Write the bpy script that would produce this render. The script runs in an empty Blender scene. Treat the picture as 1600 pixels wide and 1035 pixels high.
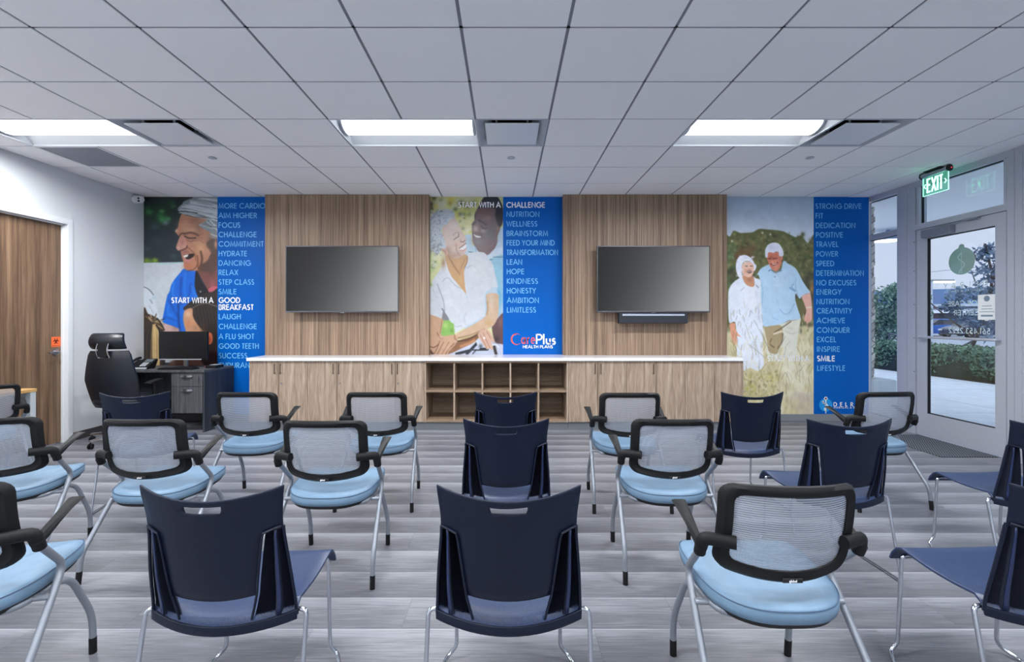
import bpy, bmesh, math, random
import numpy as np
from mathutils import Vector, Matrix

random.seed(7)
SC = bpy.context.scene
COL = SC.collection
PI = math.pi

# ------------------------------------------------------------------ camera, sky, exposure
F = 736.0                 # focal length in pixels of the 1600 x 1035 frame
HC = 1.367                # camera height
cam_d = bpy.data.cameras.new('camera')
cam = bpy.data.objects.new('camera', cam_d)
COL.objects.link(cam)
cam.location = (0, 0, HC)
cam.rotation_euler = (PI/2, 0, 0)
cam_d.sensor_fit = 'HORIZONTAL'
cam_d.sensor_width = 36.0
cam_d.lens = 36.0*F/1600.0
cam_d.shift_x = (800-792)/1600.0
cam_d.shift_y = -(517.5-500)/1600.0
cam_d.clip_start = 0.05
cam_d.clip_end = 500
SC.camera = cam

SC.view_settings.view_transform = 'Standard'
SC.view_settings.look = 'None'
SC.view_settings.gamma = 1.0
SC.view_settings.use_curve_mapping = False
SC.view_settings.exposure = 0.0

TROFFER_GLOW = 2.4      # face of the lens
TROFFER_WATTS = 78.0    # light each panel throws down
SKY = 1.0

wd = bpy.data.worlds.new('dusk_sky')
SC.world = wd
wd.use_nodes = True
wt = wd.node_tree
bg = wt.nodes['Background']
tc = wt.nodes.new('ShaderNodeTexCoord')
sx = wt.nodes.new('ShaderNodeSeparateXYZ')
rp = wt.nodes.new('ShaderNodeValToRGB')
wt.links.new(tc.outputs['Generated'], sx.inputs[0])
wt.links.new(sx.outputs['Z'], rp.inputs[0])
wt.links.new(rp.outputs[0], bg.inputs[0])
rp.color_ramp.elements[0].position = 0.0
rp.color_ramp.elements[0].color = (0.74, 0.78, 0.98, 1)
rp.color_ramp.elements[1].position = 0.75
rp.color_ramp.elements[1].color = (1.35, 1.5, 1.9, 1)
_e = rp.color_ramp.elements.new(0.2); _e.color = (0.72, 0.78, 1.0, 1)
bg.inputs[1].default_value = SKY

# ------------------------------------------------------------------ room dimensions
XL, XR = -4.90, 4.89      # left wall, window wall
YB, YN = 6.355, -3.4      # mural wall, wall behind the camera
ZC = 3.025                # ceiling
PS = YB/F                 # metres per picture pixel on the mural wall
def wx(px): return (px-792)*PS
def wz(py): return HC-(py-500)*PS

# ------------------------------------------------------------------ materials
def lin1(c):
    c /= 255.0
    return c/12.92 if c <= 0.04045 else ((c+0.055)/1.055)**2.4
def rgb(r, g, b): return (lin1(r), lin1(g), lin1(b), 1.0)

MATS = {}
def mat(name, col, rough=0.5, metal=0.0, spec=0.5, emit=None, estr=0.0):
    if name in MATS: return MATS[name]
    m = bpy.data.materials.new(name); m.use_nodes = True
    b = m.node_tree.nodes['Principled BSDF']
    b.inputs['Base Color'].default_value = col
    b.inputs['Roughness'].default_value = rough
    b.inputs['Metallic'].default_value = metal
    b.inputs['Specular IOR Level'].default_value = spec
    if emit:
        b.inputs['Emission Color'].default_value = emit
        b.inputs['Emission Strength'].default_value = estr
    MATS[name] = m
    return m

def N(m, t, **kw):
    n = m.node_tree.nodes.new(t)
    for k, v in kw.items(): setattr(n, k, v)
    return n
def L(m, a, b): m.node_tree.links.new(a, b)
def BS(m): return m.node_tree.nodes['Principled BSDF']

def ramp(m, stops):
    r = N(m, 'ShaderNodeValToRGB')
    cr = r.color_ramp
    while len(cr.elements) < len(stops): cr.elements.new(0.5)
    for e, (p, c) in zip(cr.elements, stops):
        e.position = p; e.color = c
    return r

def noisy(name, c1, c2, scale=(1, 1, 1), nscale=5.0, detail=4.0, rough=0.5, bump=0.0, metal=0.0, spec=0.5, p0=0.3, p1=0.7):
    """two-tone noise material in object space"""
    m = mat(name, c1, rough, metal, spec)
    t = N(m, 'ShaderNodeTexCoord'); mp = N(m, 'ShaderNodeMapping'); ns = N(m, 'ShaderNodeTexNoise')
    mp.inputs['Scale'].default_value = scale
    ns.inputs['Scale'].default_value = nscale; ns.inputs['Detail'].default_value = detail
    L(m, t.outputs['Object'], mp.inputs[0]); L(m, mp.outputs[0], ns.inputs[0])
    r = ramp(m, [(p0, c1), (p1, c2)])
    L(m, ns.outputs[0], r.inputs[0]); L(m, r.outputs[0], BS(m).inputs['Base Color'])
    if bump:
        b = N(m, 'ShaderNodeBump'); b.inputs['Strength'].default_value = bump; b.inputs['Distance'].default_value = 0.002
        L(m, ns.outputs[0], b.inputs['Height']); L(m, b.outputs[0], BS(m).inputs['Normal'])
    return m

def wood(name, dark, mid, light, across=38.0, along=0.55, axis='Z', rough=0.5, fine=0.35, fig=0.0):
    """straight-grained veneer: noise squeezed across the grain, streaks along `axis`"""
    m = mat(name, mid, rough)
    t = N(m, 'ShaderNodeTexCoord'); mp = N(m, 'ShaderNodeMapping')
    s = [across]*3; s['XYZ'.index(axis)] = along
    mp.inputs['Scale'].default_value = s
    L(m, t.outputs['Object'], mp.inputs[0])
    vec = mp.outputs[0]
    if fig:
        m2 = N(m, 'ShaderNodeMapping'); s2 = [5.0]*3; s2['XYZ'.index(axis)] = 1.6
        m2.inputs['Scale'].default_value = s2
        n2 = N(m, 'ShaderNodeTexNoise'); n2.inputs['Scale'].default_value = 1.0; n2.inputs['Detail'].default_value = 1.0
        L(m, t.outputs['Object'], m2.inputs[0]); L(m, m2.outputs[0], n2.inputs[0])
        vm = N(m, 'ShaderNodeVectorMath', operation='MULTIPLY_ADD')
        L(m, n2.outputs['Color'], vm.inputs[0]); vm.inputs[1].default_value = (fig, fig, fig); L(m, vec, vm.inputs[2])
        vec = vm.outputs[0]
    n1 = N(m, 'ShaderNodeTexNoise'); n1.inputs['Scale'].default_value = 1.0; n1.inputs['Detail'].default_value = 3.0
    n1.inputs['Roughness'].default_value = 0.6
    L(m, vec, n1.inputs[0])
    mp3 = N(m, 'ShaderNodeMapping'); s3 = [across*5]*3; s3['XYZ'.index(axis)] = along*9
    mp3.inputs['Scale'].default_value = s3
    n3 = N(m, 'ShaderNodeTexNoise'); n3.inputs['Scale'].default_value = 1.0; n3.inputs['Detail'].default_value = 2.0
    L(m, t.outputs['Object'], mp3.inputs[0]); L(m, mp3.outputs[0], n3.inputs[0])
    mx = N(m, 'ShaderNodeMix'); mx.inputs[0].default_value = fine
    L(m, n1.outputs[0], mx.inputs[2]); L(m, n3.outputs[0], mx.inputs[3])
    r = ramp(m, [(0.33, dark), (0.5, mid), (0.66, light)])
    L(m, mx.outputs[0], r.inputs[0]); L(m, r.outputs[0], BS(m).inputs['Base Color'])
    return m

M_wall = noisy('white_wall_paint', rgb(208, 212, 216), rgb(214, 217, 221), nscale=90, rough=0.6, bump=0.05)
M_white = mat('white_gloss_paint', rgb(222, 226, 230), 0.35)
M_tile = noisy('mineral_ceiling_tile', rgb(236, 237, 240), rgb(243, 243, 245), nscale=160, detail=2, rough=0.9, bump=0.15)
M_grid = mat('ceiling_grid_metal', rgb(176, 182, 192), 0.5)
M_tbar = mat('ceiling_t_bar', rgb(126, 130, 140), 0.6)
M_gyp = mat('ceiling_plaster', rgb(236, 238, 241), 0.7)
M_panel = wood('striped_veneer', rgb(84, 66, 54), rgb(138, 114, 94), rgb(172, 148, 124), across=46, along=0.35, fine=0.38)
M_cab = wood('taupe_oak_laminate', rgb(112, 94, 80), rgb(158, 138, 120), rgb(184, 166, 148), across=26, along=0.7, fine=0.4, fig=1.6)
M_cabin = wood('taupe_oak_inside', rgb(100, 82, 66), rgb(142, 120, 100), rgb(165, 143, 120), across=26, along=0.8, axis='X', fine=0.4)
M_doorw = wood('walnut_door_veneer', rgb(72, 54, 42), rgb(112, 88, 68), rgb(140, 114, 90), across=22, along=0.4, fine=0.35)
M_deskw = wood('grey_ash_laminate', rgb(52, 54, 58), rgb(74, 76, 80), rgb(98, 99, 102), across=34, along=0.7, fine=0.45)
M_deskd = wood('charcoal_ash_laminate', rgb(34, 38, 46), rgb(48, 53, 62), rgb(60, 66, 76), across=30, along=0.7, fine=0.4)
M_oak = wood('honey_oak', rgb(150, 112, 62), rgb(182, 142, 86), rgb(205, 168, 112), across=20, along=0.8, axis='Y', rough=0.4)
M_quartz = mat('white_quartz', rgb(232, 233, 238), 0.18)
M_toe = mat('grey_vinyl_base', rgb(128, 133, 138), 0.5)
M_basedk = mat('dark_rubber_base', rgb(66, 64, 66), 0.5)
M_black = mat('black_plastic', rgb(13, 14, 17), 0.58, spec=0.28)
M_blackm = mat('matte_black', rgb(14, 14, 17), 0.6)
M_rubber = mat('black_rubber', rgb(13, 13, 16), 0.6, spec=0.3)
M_silver = mat('silver_painted_tube', rgb(134, 140, 150), 0.42, metal=0.45)
M_chrome = mat('chrome', rgb(196, 200, 208), 0.13, metal=1.0)
M_alum = noisy('clear_anodised_aluminium', rgb(178, 183, 196), rgb(184, 189, 202), nscale=60, rough=0.42, metal=0.25)
M_steel = mat('brushed_steel', rgb(176, 178, 182), 0.3, metal=1.0)
M_dark = mat('dark_void', rgb(8, 8, 10), 0.9)
M_vinyl = noisy('sky_blue_vinyl', rgb(100, 126, 150), rgb(106, 133, 158), nscale=25, rough=0.5, bump=0.05, spec=0.3)
M_piping = mat('dark_seam', rgb(58, 84, 112), 0.5)
M_navy = noisy('navy_plastic', rgb(11, 19, 38), rgb(14, 23, 44), nscale=220, detail=1, rough=0.40, spec=0.28, bump=0.08)
M_navyseat = noisy('flecked_navy_plastic', rgb(22, 36, 66), rgb(40, 58, 94), nscale=260, detail=1, rough=0.42, bump=0.25)
M_navybar = mat('mid_navy_plastic', rgb(26, 40, 78), 0.35)
M_navydk = mat('dark_navy_plastic', rgb(30, 34, 48), 0.4, spec=0.5)
M_leather = noisy('black_leather', rgb(22, 26, 33), rgb(28, 32, 40), nscale=120, rough=0.36, bump=0.1, spec=0.45)
M_letter = mat('white_vinyl_letter', rgb(244, 246, 250), 0.5)
M_word = mat('pale_blue_print', rgb(112, 190, 240), 0.5)
M_blue = mat('royal_blue_print', rgb(0, 92, 182), 0.4, spec=0.15)
M_red = mat('coral_red_print', rgb(226, 92, 84), 0.5)
M_orange = mat('orange_sticker', rgb(240, 108, 52), 0.5)
M_ink = mat('dark_red_ink', rgb(96, 18, 16), 0.6)
M_paper = mat('white_paper', rgb(232, 236, 238), 0.7)

# ------------------------------------------------------------------ geometry helpers
def rot(p, a):
    c, s = math.cos(a), math.sin(a)
    return (p[0]*c-p[1]*s, p[0]*s+p[1]*c)

class MB:
    def __init__(self):
        self.v = []; self.f = []; self.mi = []
    def quadface(self, ids, k=0):
        self.f.append(tuple(ids)); self.mi.append(k)
    def pts(self, ps):
        i = len(self.v); self.v.extend([tuple(p) for p in ps]); return list(range(i, i+len(ps)))
    def box(self, x0, x1, y0, y1, z0, z1, k=0):
        i = self.pts([(x0,y0,z0),(x1,y0,z0),(x1,y1,z0),(x0,y1,z0),(x0,y0,z1),(x1,y0,z1),(x1,y1,z1),(x0,y1,z1)])
        for q in ((0,3,2,1),(4,5,6,7),(0,1,5,4),(1,2,6,5),(2,3,7,6),(3,0,4,7)):
            self.quadface([i[a] for a in q], k)
        return self
    def loft(self, rings, caps=True, closed=True, k=0):
        ids = [self.pts(r) for r in rings]
        n = len(ids[0])
        for a, b in zip(ids[:-1], ids[1:]):
            for j in range(n if closed else n-1):
                j2 = (j+1) % n
                self.quadface((a[j], a[j2], b[j2], b[j]), k)
        if caps:
            self.quadface(list(reversed(ids[0])), k); self.quadface(ids[-1], k)
        return self
    def ringloop(self, rings, k=0):
        """rings joined into a closed torus-like loop"""
        ids = [self.pts(r) for r in rings]; n = len(ids[0]); m = len(ids)
        for i in range(m):
            a, b = ids[i], ids[(i+1) % m]
            for j in range(n):
                j2 = (j+1) % n
                self.quadface((a[j], a[j2], b[j2], b[j]), k)
        return self
    def grid(self, P, k=0, skip=None):
        """P[i][j] points"""
        ids = [self.pts(r) for r in P]
        for i in range(len(P)-1):
            for j in range(len(P[0])-1):
                if skip and skip(i, j): continue
                self.quadface((ids[i][j], ids[i][j+1], ids[i+1][j+1], ids[i+1][j]), k)
        return self
    def tube(self, path, r, n=10, closed=False, k=0, flat=1.0):
        P = [Vector(p) for p in path]; m = len(P)
        R = r if isinstance(r, (list, tuple)) else [r]*m
        up = None; rings = []
        for i in range(m):
            if closed: t = (P[(i+1) % m]-P[i-1])
            else: t = P[min(i+1, m-1)]-P[max(i-1, 0)]
            t.normalize()
            if up is None:
                up = Vector((0,0,1)) if abs(t.z) < 0.9 else Vector((0,1,0))
            up = (up - t*up.dot(t)); up.normalize()
            s = t.cross(up)
            rings.append([P[i]+(s*math.cos(2*PI*j/n)+up*math.sin(2*PI*j/n)*flat)*R[i] for j in range(n)])
        if closed: self.ringloop(rings, k)
        else: self.loft(rings, True, True, k)
        return self
    def cyl(self, c, r, h, axis='Z', n=24, r2=None, k=0):
        r2 = r if r2 is None else r2
        rings = []
        for rr, d in ((r, 0), (r2, h)):
            ring = []
            for j in range(n):
                a, b = rr*math.cos(2*PI*j/n), rr*math.sin(2*PI*j/n)
                if axis == 'Z': ring.append((c[0]+a, c[1]+b, c[2]+d))
                elif axis == 'Y': ring.append((c[0]+a, c[1]+d, c[2]+b))
                else: ring.append((c[0]+d, c[1]+a, c[2]+b))
            rings.append(ring)
        return self.loft(rings, True, True, k)
    def lathe(self, prof, c=(0,0,0), n=24, k=0, caps=True):
        rings = [[(c[0]+r*math.cos(2*PI*j/n), c[1]+r*math.sin(2*PI*j/n), c[2]+z) for j in range(n)] for r, z in prof]
        return self.loft(rings, caps, True, k)
    def prism(self, poly, d0, d1, axis='Y', k=0):
        """poly in the plane across `axis`: axis X -> (y,z), Y -> (x,z), Z -> (x,y)"""
        def p(a, b, d):
            return {'X': (d,a,b), 'Y': (a,d,b), 'Z': (a,b,d)}[axis]
        return self.loft([[p(a,b,d0) for a,b in poly], [p(a,b,d1) for a,b in poly]], True, True, k)
    def ellipsoid(self, c, rx, ry, rz, n=16, m=10, k=0):
        prof = [(math.sin(PI*i/m), -math.cos(PI*i/m)) for i in range(m+1)]
        prof[0] = (0.02, -1); prof[-1] = (0.02, 1)
        rings = [[(c[0]+rx*r*math.cos(2*PI*j/n), c[1]+ry*r*math.sin(2*PI*j/n), c[2]+rz*z) for j in range(n)] for r, z in prof]
        return self.loft(rings, True, True, k)
    def build(self, name, m, parent=None, smooth=False, bevel=0, seg=2, solid=0, subs=0, angle=35, loc=None, recalc=True):
        me = bpy.data.meshes.new(name)
        me.from_pydata(self.v, [], self.f)
        ms = m if isinstance(m, (list, tuple)) else [m]
        for q in ms: me.materials.append(q)
        if len(ms) > 1: me.polygons.foreach_set('material_index', self.mi)
        if recalc:
            bm = bmesh.new(); bm.from_mesh(me)
            lv = [q_ for q_ in bm.verts if not q_.link_faces]
            if lv: bmesh.ops.delete(bm, geom=lv, context='VERTS')
            bmesh.ops.recalc_face_normals(bm, faces=bm.faces)
            bm.to_mesh(me); bm.free()
        if smooth:
            me.polygons.foreach_set('use_smooth', [True]*len(me.polygons))
            if angle < 180 and hasattr(me, 'set_sharp_from_angle'):
                me.set_sharp_from_angle(angle=math.radians(angle))
        o = bpy.data.objects.new(name, me); COL.objects.link(o)
        if loc: o.location = loc
        if parent: o.parent = parent
        if solid:
            s = o.modifiers.new('solid', 'SOLIDIFY'); s.thickness = solid; s.offset = 0
        if bevel:
            b = o.modifiers.new('bevel', 'BEVEL'); b.width = bevel; b.segments = seg; b.limit_method = 'ANGLE'; b.angle_limit = math.radians(40)
            b.harden_normals = False
        if subs:
            s = o.modifiers.new('subsurf', 'SUBSURF'); s.levels = subs; s.render_levels = subs
        return o

def rbox(name, m, x0, x1, y0, y1, z0, z1, parent=None, bevel=0.003, seg=2):
    return MB().box(x0,x1,y0,y1,z0,z1).build(name, m, parent, bevel=bevel, seg=seg)

def tag(o, label=None, cat=None, group=None, kind=None):
    if label: o['label'] = label
    if cat: o['category'] = cat
    if group: o['group'] = group
    if kind: o['kind'] = kind
    return o
def struct(o, label=None, cat=None):
    o['kind'] = 'structure'
    return tag(o, label, cat)
def empty(name, loc=(0,0,0), rz=0.0):
    o = bpy.data.objects.new(name, None); COL.objects.link(o)
    o.empty_display_size = 0.1
    o.location = loc; o.rotation_euler = (0,0,rz)
    return o
def copy_tree(o, parent=None):
    c = o.copy(); COL.objects.link(c)
    if parent: c.parent = parent
    for ch in list(o.children): copy_tree(ch, c)
    return c

def smoothpath(pts, r=0.03, n=5):
    """polyline with its corners rounded"""
    P = [Vector(p) for p in pts]; out = [P[0]]
    for i in range(1, len(P)-1):
        a, b, c = P[i-1], P[i], P[i+1]
        da, dc = (a-b), (c-b)
        k = min(r, da.length*0.48, dc.length*0.48)
        p, q = b+da.normalized()*k, b+dc.normalized()*k
        for j in range(n+1):
            t = j/n
            out.append(p*(1-t)**2 + b*2*t*(1-t) + q*t*t)
    out.append(P[-1])
    return out
def rrect(hw, z0, z1, r, n=5, top=0.0, bot=0.0):
    """rounded rectangle outline, top edge arched by `top`, bottom edge sagging by `bot`"""
    out = []
    for cx, cz, a0 in ((hw-r, z0+r, -90), (hw-r, z1-r, 0), (-hw+r, z1-r, 90), (-hw+r, z0+r, 180)):
        for j in range(n+1):
            a = math.radians(a0+90*j/n)
            out.append((cx+r*math.cos(a), cz+r*math.sin(a)))
    # subdivide long sides
    res = []
    for i, p in enumerate(out):
        q = out[(i+1) % len(out)]
        d = math.hypot(q[0]-p[0], q[1]-p[1])
        m = max(1, int(d/0.03))
        for j in range(m):
            t = j/m
            res.append((p[0]+(q[0]-p[0])*t, p[1]+(q[1]-p[1])*t))
    f = []
    for x, z in res:
        w = max(0.0, 1-(x/hw)**2)
        zm = (z0+z1)/2
        f.append((x, z+(top*w if z > zm else -bot*w)*min(1, abs(z-zm)/((z1-z0)/2)*1.0)))
    return f

# ------------------------------------------------------------------ a monoline capital alphabet (geometric sans)
def arc(cx, cy, rx, ry, a0, a1, n=14):
    return [(cx+rx*math.cos(math.radians(a0+(a1-a0)*i/n)), cy+ry*math.sin(math.radians(a0+(a1-a0)*i/n))) for i in range(n+1)]
GL = {
 'A': (.82, [[(0,0),(.41,1),(.82,0)], [(.15,.34),(.67,.34)]]),
 'B': (.55, [[(.05,0),(.05,1)], [(.05,.95),(.25,.95)]+arc(.25,.74,.22,.21,90,-90)+[(.05,.53)], [(.05,.53),(.29,.53)]+arc(.29,.29,.23,.24,90,-90)+[(.05,.05)]]),
 'C': (.88, [arc(.5,.5,.45,.45,42,318,24)]),
 'D': (.74, [[(.05,0),(.05,1)], [(.05,.95),(.26,.95)]+arc(.26,.5,.43,.45,90,-90,20)+[(.05,.05)]]),
 'E': (.52, [[(.05,0),(.05,1)], [(.05,.95),(.5,.95)], [(.05,.53),(.48,.53)], [(.05,.05),(.5,.05)]]),
 'F': (.48, [[(.05,0),(.05,1)], [(.05,.95),(.47,.95)], [(.05,.53),(.45,.53)]]),
 'G': (.96, [arc(.5,.5,.45,.45,42,355,24)+[(.94,.47),(.56,.47)]]),
 'H': (.68, [[(.05,0),(.05,1)], [(.63,0),(.63,1)], [(.05,.55),(.63,.55)]]),
 'I': (.12, [[(.06,0),(.06,1)]]),
 'K': (.6, [[(.05,0),(.05,1)], [(.53,1),(.08,.5),(.58,0)]]),
 'L': (.46, [[(.05,1),(.05,.05),(.45,.05)]]),
 'M': (.94, [[(.05,0),(.16,1),(.47,.12),(.78,1),(.89,0)]]),
 'N': (.72, [[(.05,0),(.05,.98),(.67,.02),(.67,1)]]),
 'O': (1.0, [arc(.5,.5,.45,.45,0,360,28)]),
 'P': (.54, [[(.05,0),(.05,1)], [(.05,.95),(.25,.95)]+arc(.25,.69,.24,.26,90,-90)+[(.05,.43)]]),
 'Q': (1.0, [arc(.5,.5,.45,.45,0,360,28), [(.55,.35),(.92,-.02)]]),
 'R': (.56, [[(.05,0),(.05,1)], [(.05,.95),(.25,.95)]+arc(.25,.71,.23,.24,90,-90)+[(.05,.47)], [(.24,.47),(.54,0)]]),
 'S': (.5, [arc(.25,.74,.19,.21,35,240,14)+arc(.25,.27,.2,.22,75,-145,16)]),
 'T': (.5, [[(.25,0),(.25,.95)], [(0,.95),(.5,.95)]]),
 'U': (.66, [[(.05,1),(.05,.33)]+arc(.33,.33,.28,.28,180,360,14)+[(.61,1)]]),
 'V': (.7, [[(0,1),(.35,.02),(.7,1)]]),
 'W': (1.02, [[(0,1),(.26,.03),(.51,.95),(.76,.03),(1.02,1)]]),
 'X': (.66, [[(.02,1),(.64,0)], [(.64,1),(.02,0)]]),
 'Y': (.64, [[(0,1),(.32,.48),(.64,1)], [(.32,.48),(.32,0)]]),
 'Z': (.52, [[(.03,.95),(.49,.95),(.03,.05),(.5,.05)]]),
 '&': (.7, [[(.68,0),(.18,.68)]+arc(.32,.78,.16,.17,200,-20,10)+[(.2,.45)]+arc(.27,.24,.22,.2,150,330,10)+[(.62,.45)]]),
 '.': (.14, [[(.07,0),(.07,.13)]]),
 '-': (.3, [[(0,.45),(.3,.45)]]),
 '1': (.3, [[(.02,.85),(.18,.97),(.18,0)]]),
 '2': (.54, [arc(.27,.7,.22,.26,165,-25,12)+[(.04,.05),(.53,.05)]]),
 '3': (.52, [arc(.25,.74,.19,.21,160,-80,12), arc(.25,.27,.21,.24,85,-160,12)]),
 '4': (.56, [[(.42,0),(.42,.97),(.03,.26),(.56,.26)]]),
 '5': (.54, [[(.48,.95),(.17,.95),(.12,.55)]+arc(.25,.32,.23,.28,110,-150,14)]),
 '6': (.54, [[(.4,.98),(.07,.42)], arc(.27,.28,.22,.24,0,360,18)]),
 'a': (.56, [arc(.26,.3,.21,.25,0,360,18), [(.49,.58),(.49,0)]]),
 'b': (.56, [[(.06,1),(.06,0)], arc(.29,.3,.21,.25,0,360,18)]),
 'e': (.54, [[(.06,.3),(.48,.3)]+arc(.27,.3,.21,.25,0,310,18)]),
 'g': (.56, [arc(.26,.3,.21,.25,0,360,18), [(.49,.58),(.49,-.1)]+arc(.27,-.1,.22,.16,0,-150,8)]),
 'l': (.14, [[(.07,0),(.07,1)]]),
 'o': (.54, [arc(.27,.3,.21,.25,0,360,18)]),
 'r': (.34, [[(.07,0),(.07,.56)], arc(.26,.28,.2,.27,170,75,8)]),
 's': (.4, [arc(.2,.41,.13,.13,30,250,10)+arc(.2,.16,.14,.14,70,-150,10)]),
 'u': (.52, [[(.06,.56),(.06,.24)]+arc(.26,.24,.2,.2,180,360,10)+[(.46,.56)], [(.46,.24),(.46,0)]]),
 '<': (.4, [[(.38,.85),(.04,.45),(.38,.05)]]),
 '>': (.4, [[(.02,.85),(.36,.45),(.02,.05)]]),
}
def ribbon(mb, pl, t, to3):
    closed = math.hypot(pl[0][0]-pl[-1][0], pl[0][1]-pl[-1][1]) < 1e-6 and len(pl) > 4
    P = [Vector((a, b)) for a, b in pl]
    Q = [P[0]]
    for p in P[1:]:
        if (p-Q[-1]).length > 1e-5: Q.append(p)
    if closed: Q = Q[:-1]
    n = len(Q); left = []; right = []
    for i in range(n):
        if closed: d0, d1 = Q[i]-Q[i-1], Q[(i+1) % n]-Q[i]
        else:
            d1 = Q[i+1]-Q[i] if i < n-1 else Q[i]-Q[i-1]
            d0 = Q[i]-Q[i-1] if i > 0 else d1
        d0 = d0.normalized(); d1 = d1.normalized()
        n0 = Vector((-d0.y, d0.x)); n1 = Vector((-d1.y, d1.x))
        b = n0+n1
        if b.length < 1e-4: b = n0
        b.normalize()
        k = min(1.9, 1/max(0.3, b.dot(n0)))
        left.append(Q[i]+b*(t/2*k)); right.append(Q[i]-b*(t/2*k))
    ids = mb.pts([to3(p.x, p.y) for p in left]+[to3(p.x, p.y) for p in right])
    for i in range(n if closed else n-1):
        j = (i+1) % n
        mb.quadface((ids[i], ids[j], ids[n+j], ids[n+i]))
def text_strokes(s, gap=0.17, space=0.36):
    x = 0; out = []
    for ch in s:
        if ch == ' ':
            x += space; continue
        w, st = GL[ch]
        out.append((x, st)); x += w+gap
    return out, x-gap
def put_text(mb, s, to3, x0, yc, cap, width=None, wt=0.13, gap=0.17, space=0.36):
    """lettering whose capitals are centred on height yc; to3 maps the 2-D sheet into the scene"""
    st, w = text_strokes(s, gap, space)
    kx = (width/w) if width else cap
    for x, strokes in st:
        for pl in strokes:
            pl2 = [(x0+(x+a)*kx, yc+(b-0.5)*cap) for a, b in pl]
            ribbon(mb, pl2, wt*cap, to3)
    return w*kx

# ------------------------------------------------------------------ floor of shaded vinyl planks
def plank_material():
    m = mat('grey_vinyl_plank', rgb(132, 135, 145), 0.42)
    t = N(m, 'ShaderNodeTexCoord'); s = N(m, 'ShaderNodeSeparateXYZ'); L(m, t.outputs['Object'], s.inputs[0])
    def math_(op, a, b=None, c=None):
        n = N(m, 'ShaderNodeMath', operation=op)
        for i, v in enumerate((a, b, c)):
            if v is None: continue
            if isinstance(v, (int, float)): n.inputs[i].default_value = v
            else: L(m, v, n.inputs[i])
        return n.outputs[0]
    W, LEN = 0.2335, 1.24
    yy = math_('DIVIDE', math_('ADD', s.outputs['Y'], 0.018+2*W), W)
    row = math_('FLOOR', yy); fy = math_('FRACT', yy)
    wn = N(m, 'ShaderNodeTexWhiteNoise', noise_dimensions='1D'); L(m, row, wn.inputs['W'])
    xx = math_('DIVIDE', math_('ADD', s.outputs['X'], math_('MULTIPLY', wn.outputs['Value'], LEN)), LEN)
    colm = math_('FLOOR', xx); fx = math_('FRACT', xx)
    cv = N(m, 'ShaderNodeCombineXYZ'); L(m, row, cv.inputs[0]); L(m, colm, cv.inputs[1])
    wn2 = N(m, 'ShaderNodeTexWhiteNoise', noise_dimensions='2D'); L(m, cv.outputs[0], wn2.inputs['Vector'])
    # woven streaks along the plank, shifted from plank to plank
    mp = N(m, 'ShaderNodeMapping'); mp.inputs['Scale'].default_value = (5, 120, 1)
    ad = N(m, 'ShaderNodeVectorMath', operation='ADD'); L(m, t.outputs['Object'], ad.inputs[0]); L(m, wn2.outputs['Color'], ad.inputs[1])
    L(m, ad.outputs[0], mp.inputs[0])
    ns = N(m, 'ShaderNodeTexNoise'); ns.inputs['Scale'].default_value = 1.0; ns.inputs['Detail'].default_value = 5; ns.inputs['Roughness'].default_value = 0.65
    L(m, mp.outputs[0], ns.inputs[0])
    mp2 = N(m, 'ShaderNodeMapping'); mp2.inputs['Scale'].default_value = (1.2, 9, 1); L(m, ad.outputs[0], mp2.inputs[0])
    ns2 = N(m, 'ShaderNodeTexNoise'); ns2.inputs['Scale'].default_value = 1.0; ns2.inputs['Detail'].default_value = 2
    L(m, mp2.outputs[0], ns2.inputs[0])
    # planks printed lighter along one long edge, darker along the other
    v = math_('ADD', math_('MULTIPLY', ns.outputs[0], 0.62), math_('MULTIPLY', ns2.outputs[0], 0.30))
    v = math_('ADD', v, math_('MULTIPLY', math_('POWER', fy, 1.6), 0.24))
    v = math_('ADD', v, math_('MULTIPLY', wn2.outputs['Value'], 0.08))
    edge = math_('LESS_THAN', fy, 0.016); hi = math_('GREATER_THAN', fy, 0.965)
    v = math_('ADD', v, math_('MULTIPLY', hi, 0.10))
    end = math_('LESS_THAN', fx, 0.0018)
    v = math_('SUBTRACT', v, math_('MULTIPLY', math_('MAXIMUM', edge, end), 0.14))
    r = ramp(m, [(0.22, rgb(58, 59, 65)), (0.55, rgb(104, 106, 113)), (0.85, rgb(150, 152, 160))])
    L(m, v, r.inputs[0]); L(m, r.outputs[0], BS(m).inputs['Base Color'])
    b = N(m, 'ShaderNodeBump'); b.inputs['Strength'].default_value = 0.12; b.inputs['Distance'].default_value = 0.001
    L(m, ns.outputs[0], b.inputs['Height']); L(m, b.outputs[0], BS(m).inputs['Normal'])
    return m
M_floor = plank_material()
struct(MB().box(XL-0.12, XR+0.02, YN-0.1, YB+0.1, -0.06, 0.0).build('floor', M_floor))

# ------------------------------------------------------------------ walls
struct(MB().box(XL-0.13, XR+0.003, YB, YB+0.12, -0.06, ZC+0.25).build('wall_back', M_wall))
struct(MB().box(XL-0.13, 5.1, YN-0.12, YN, -0.06, ZC+0.25).build('wall_front', M_wall))
DY0, DY1, DZ = 4.27, 5.255, 2.44           # door opening in the left wall
w = MB()
w.box(XL-0.13, XL, YN, DY0, -0.06, ZC+0.25); w.box(XL-0.13, XL, DY1, YB, -0.06, ZC+0.25)
w.box(XL-0.13, XL, DY0, DY1, DZ, ZC+0.25)
struct(w.build('wall_left', M_wall))

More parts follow.
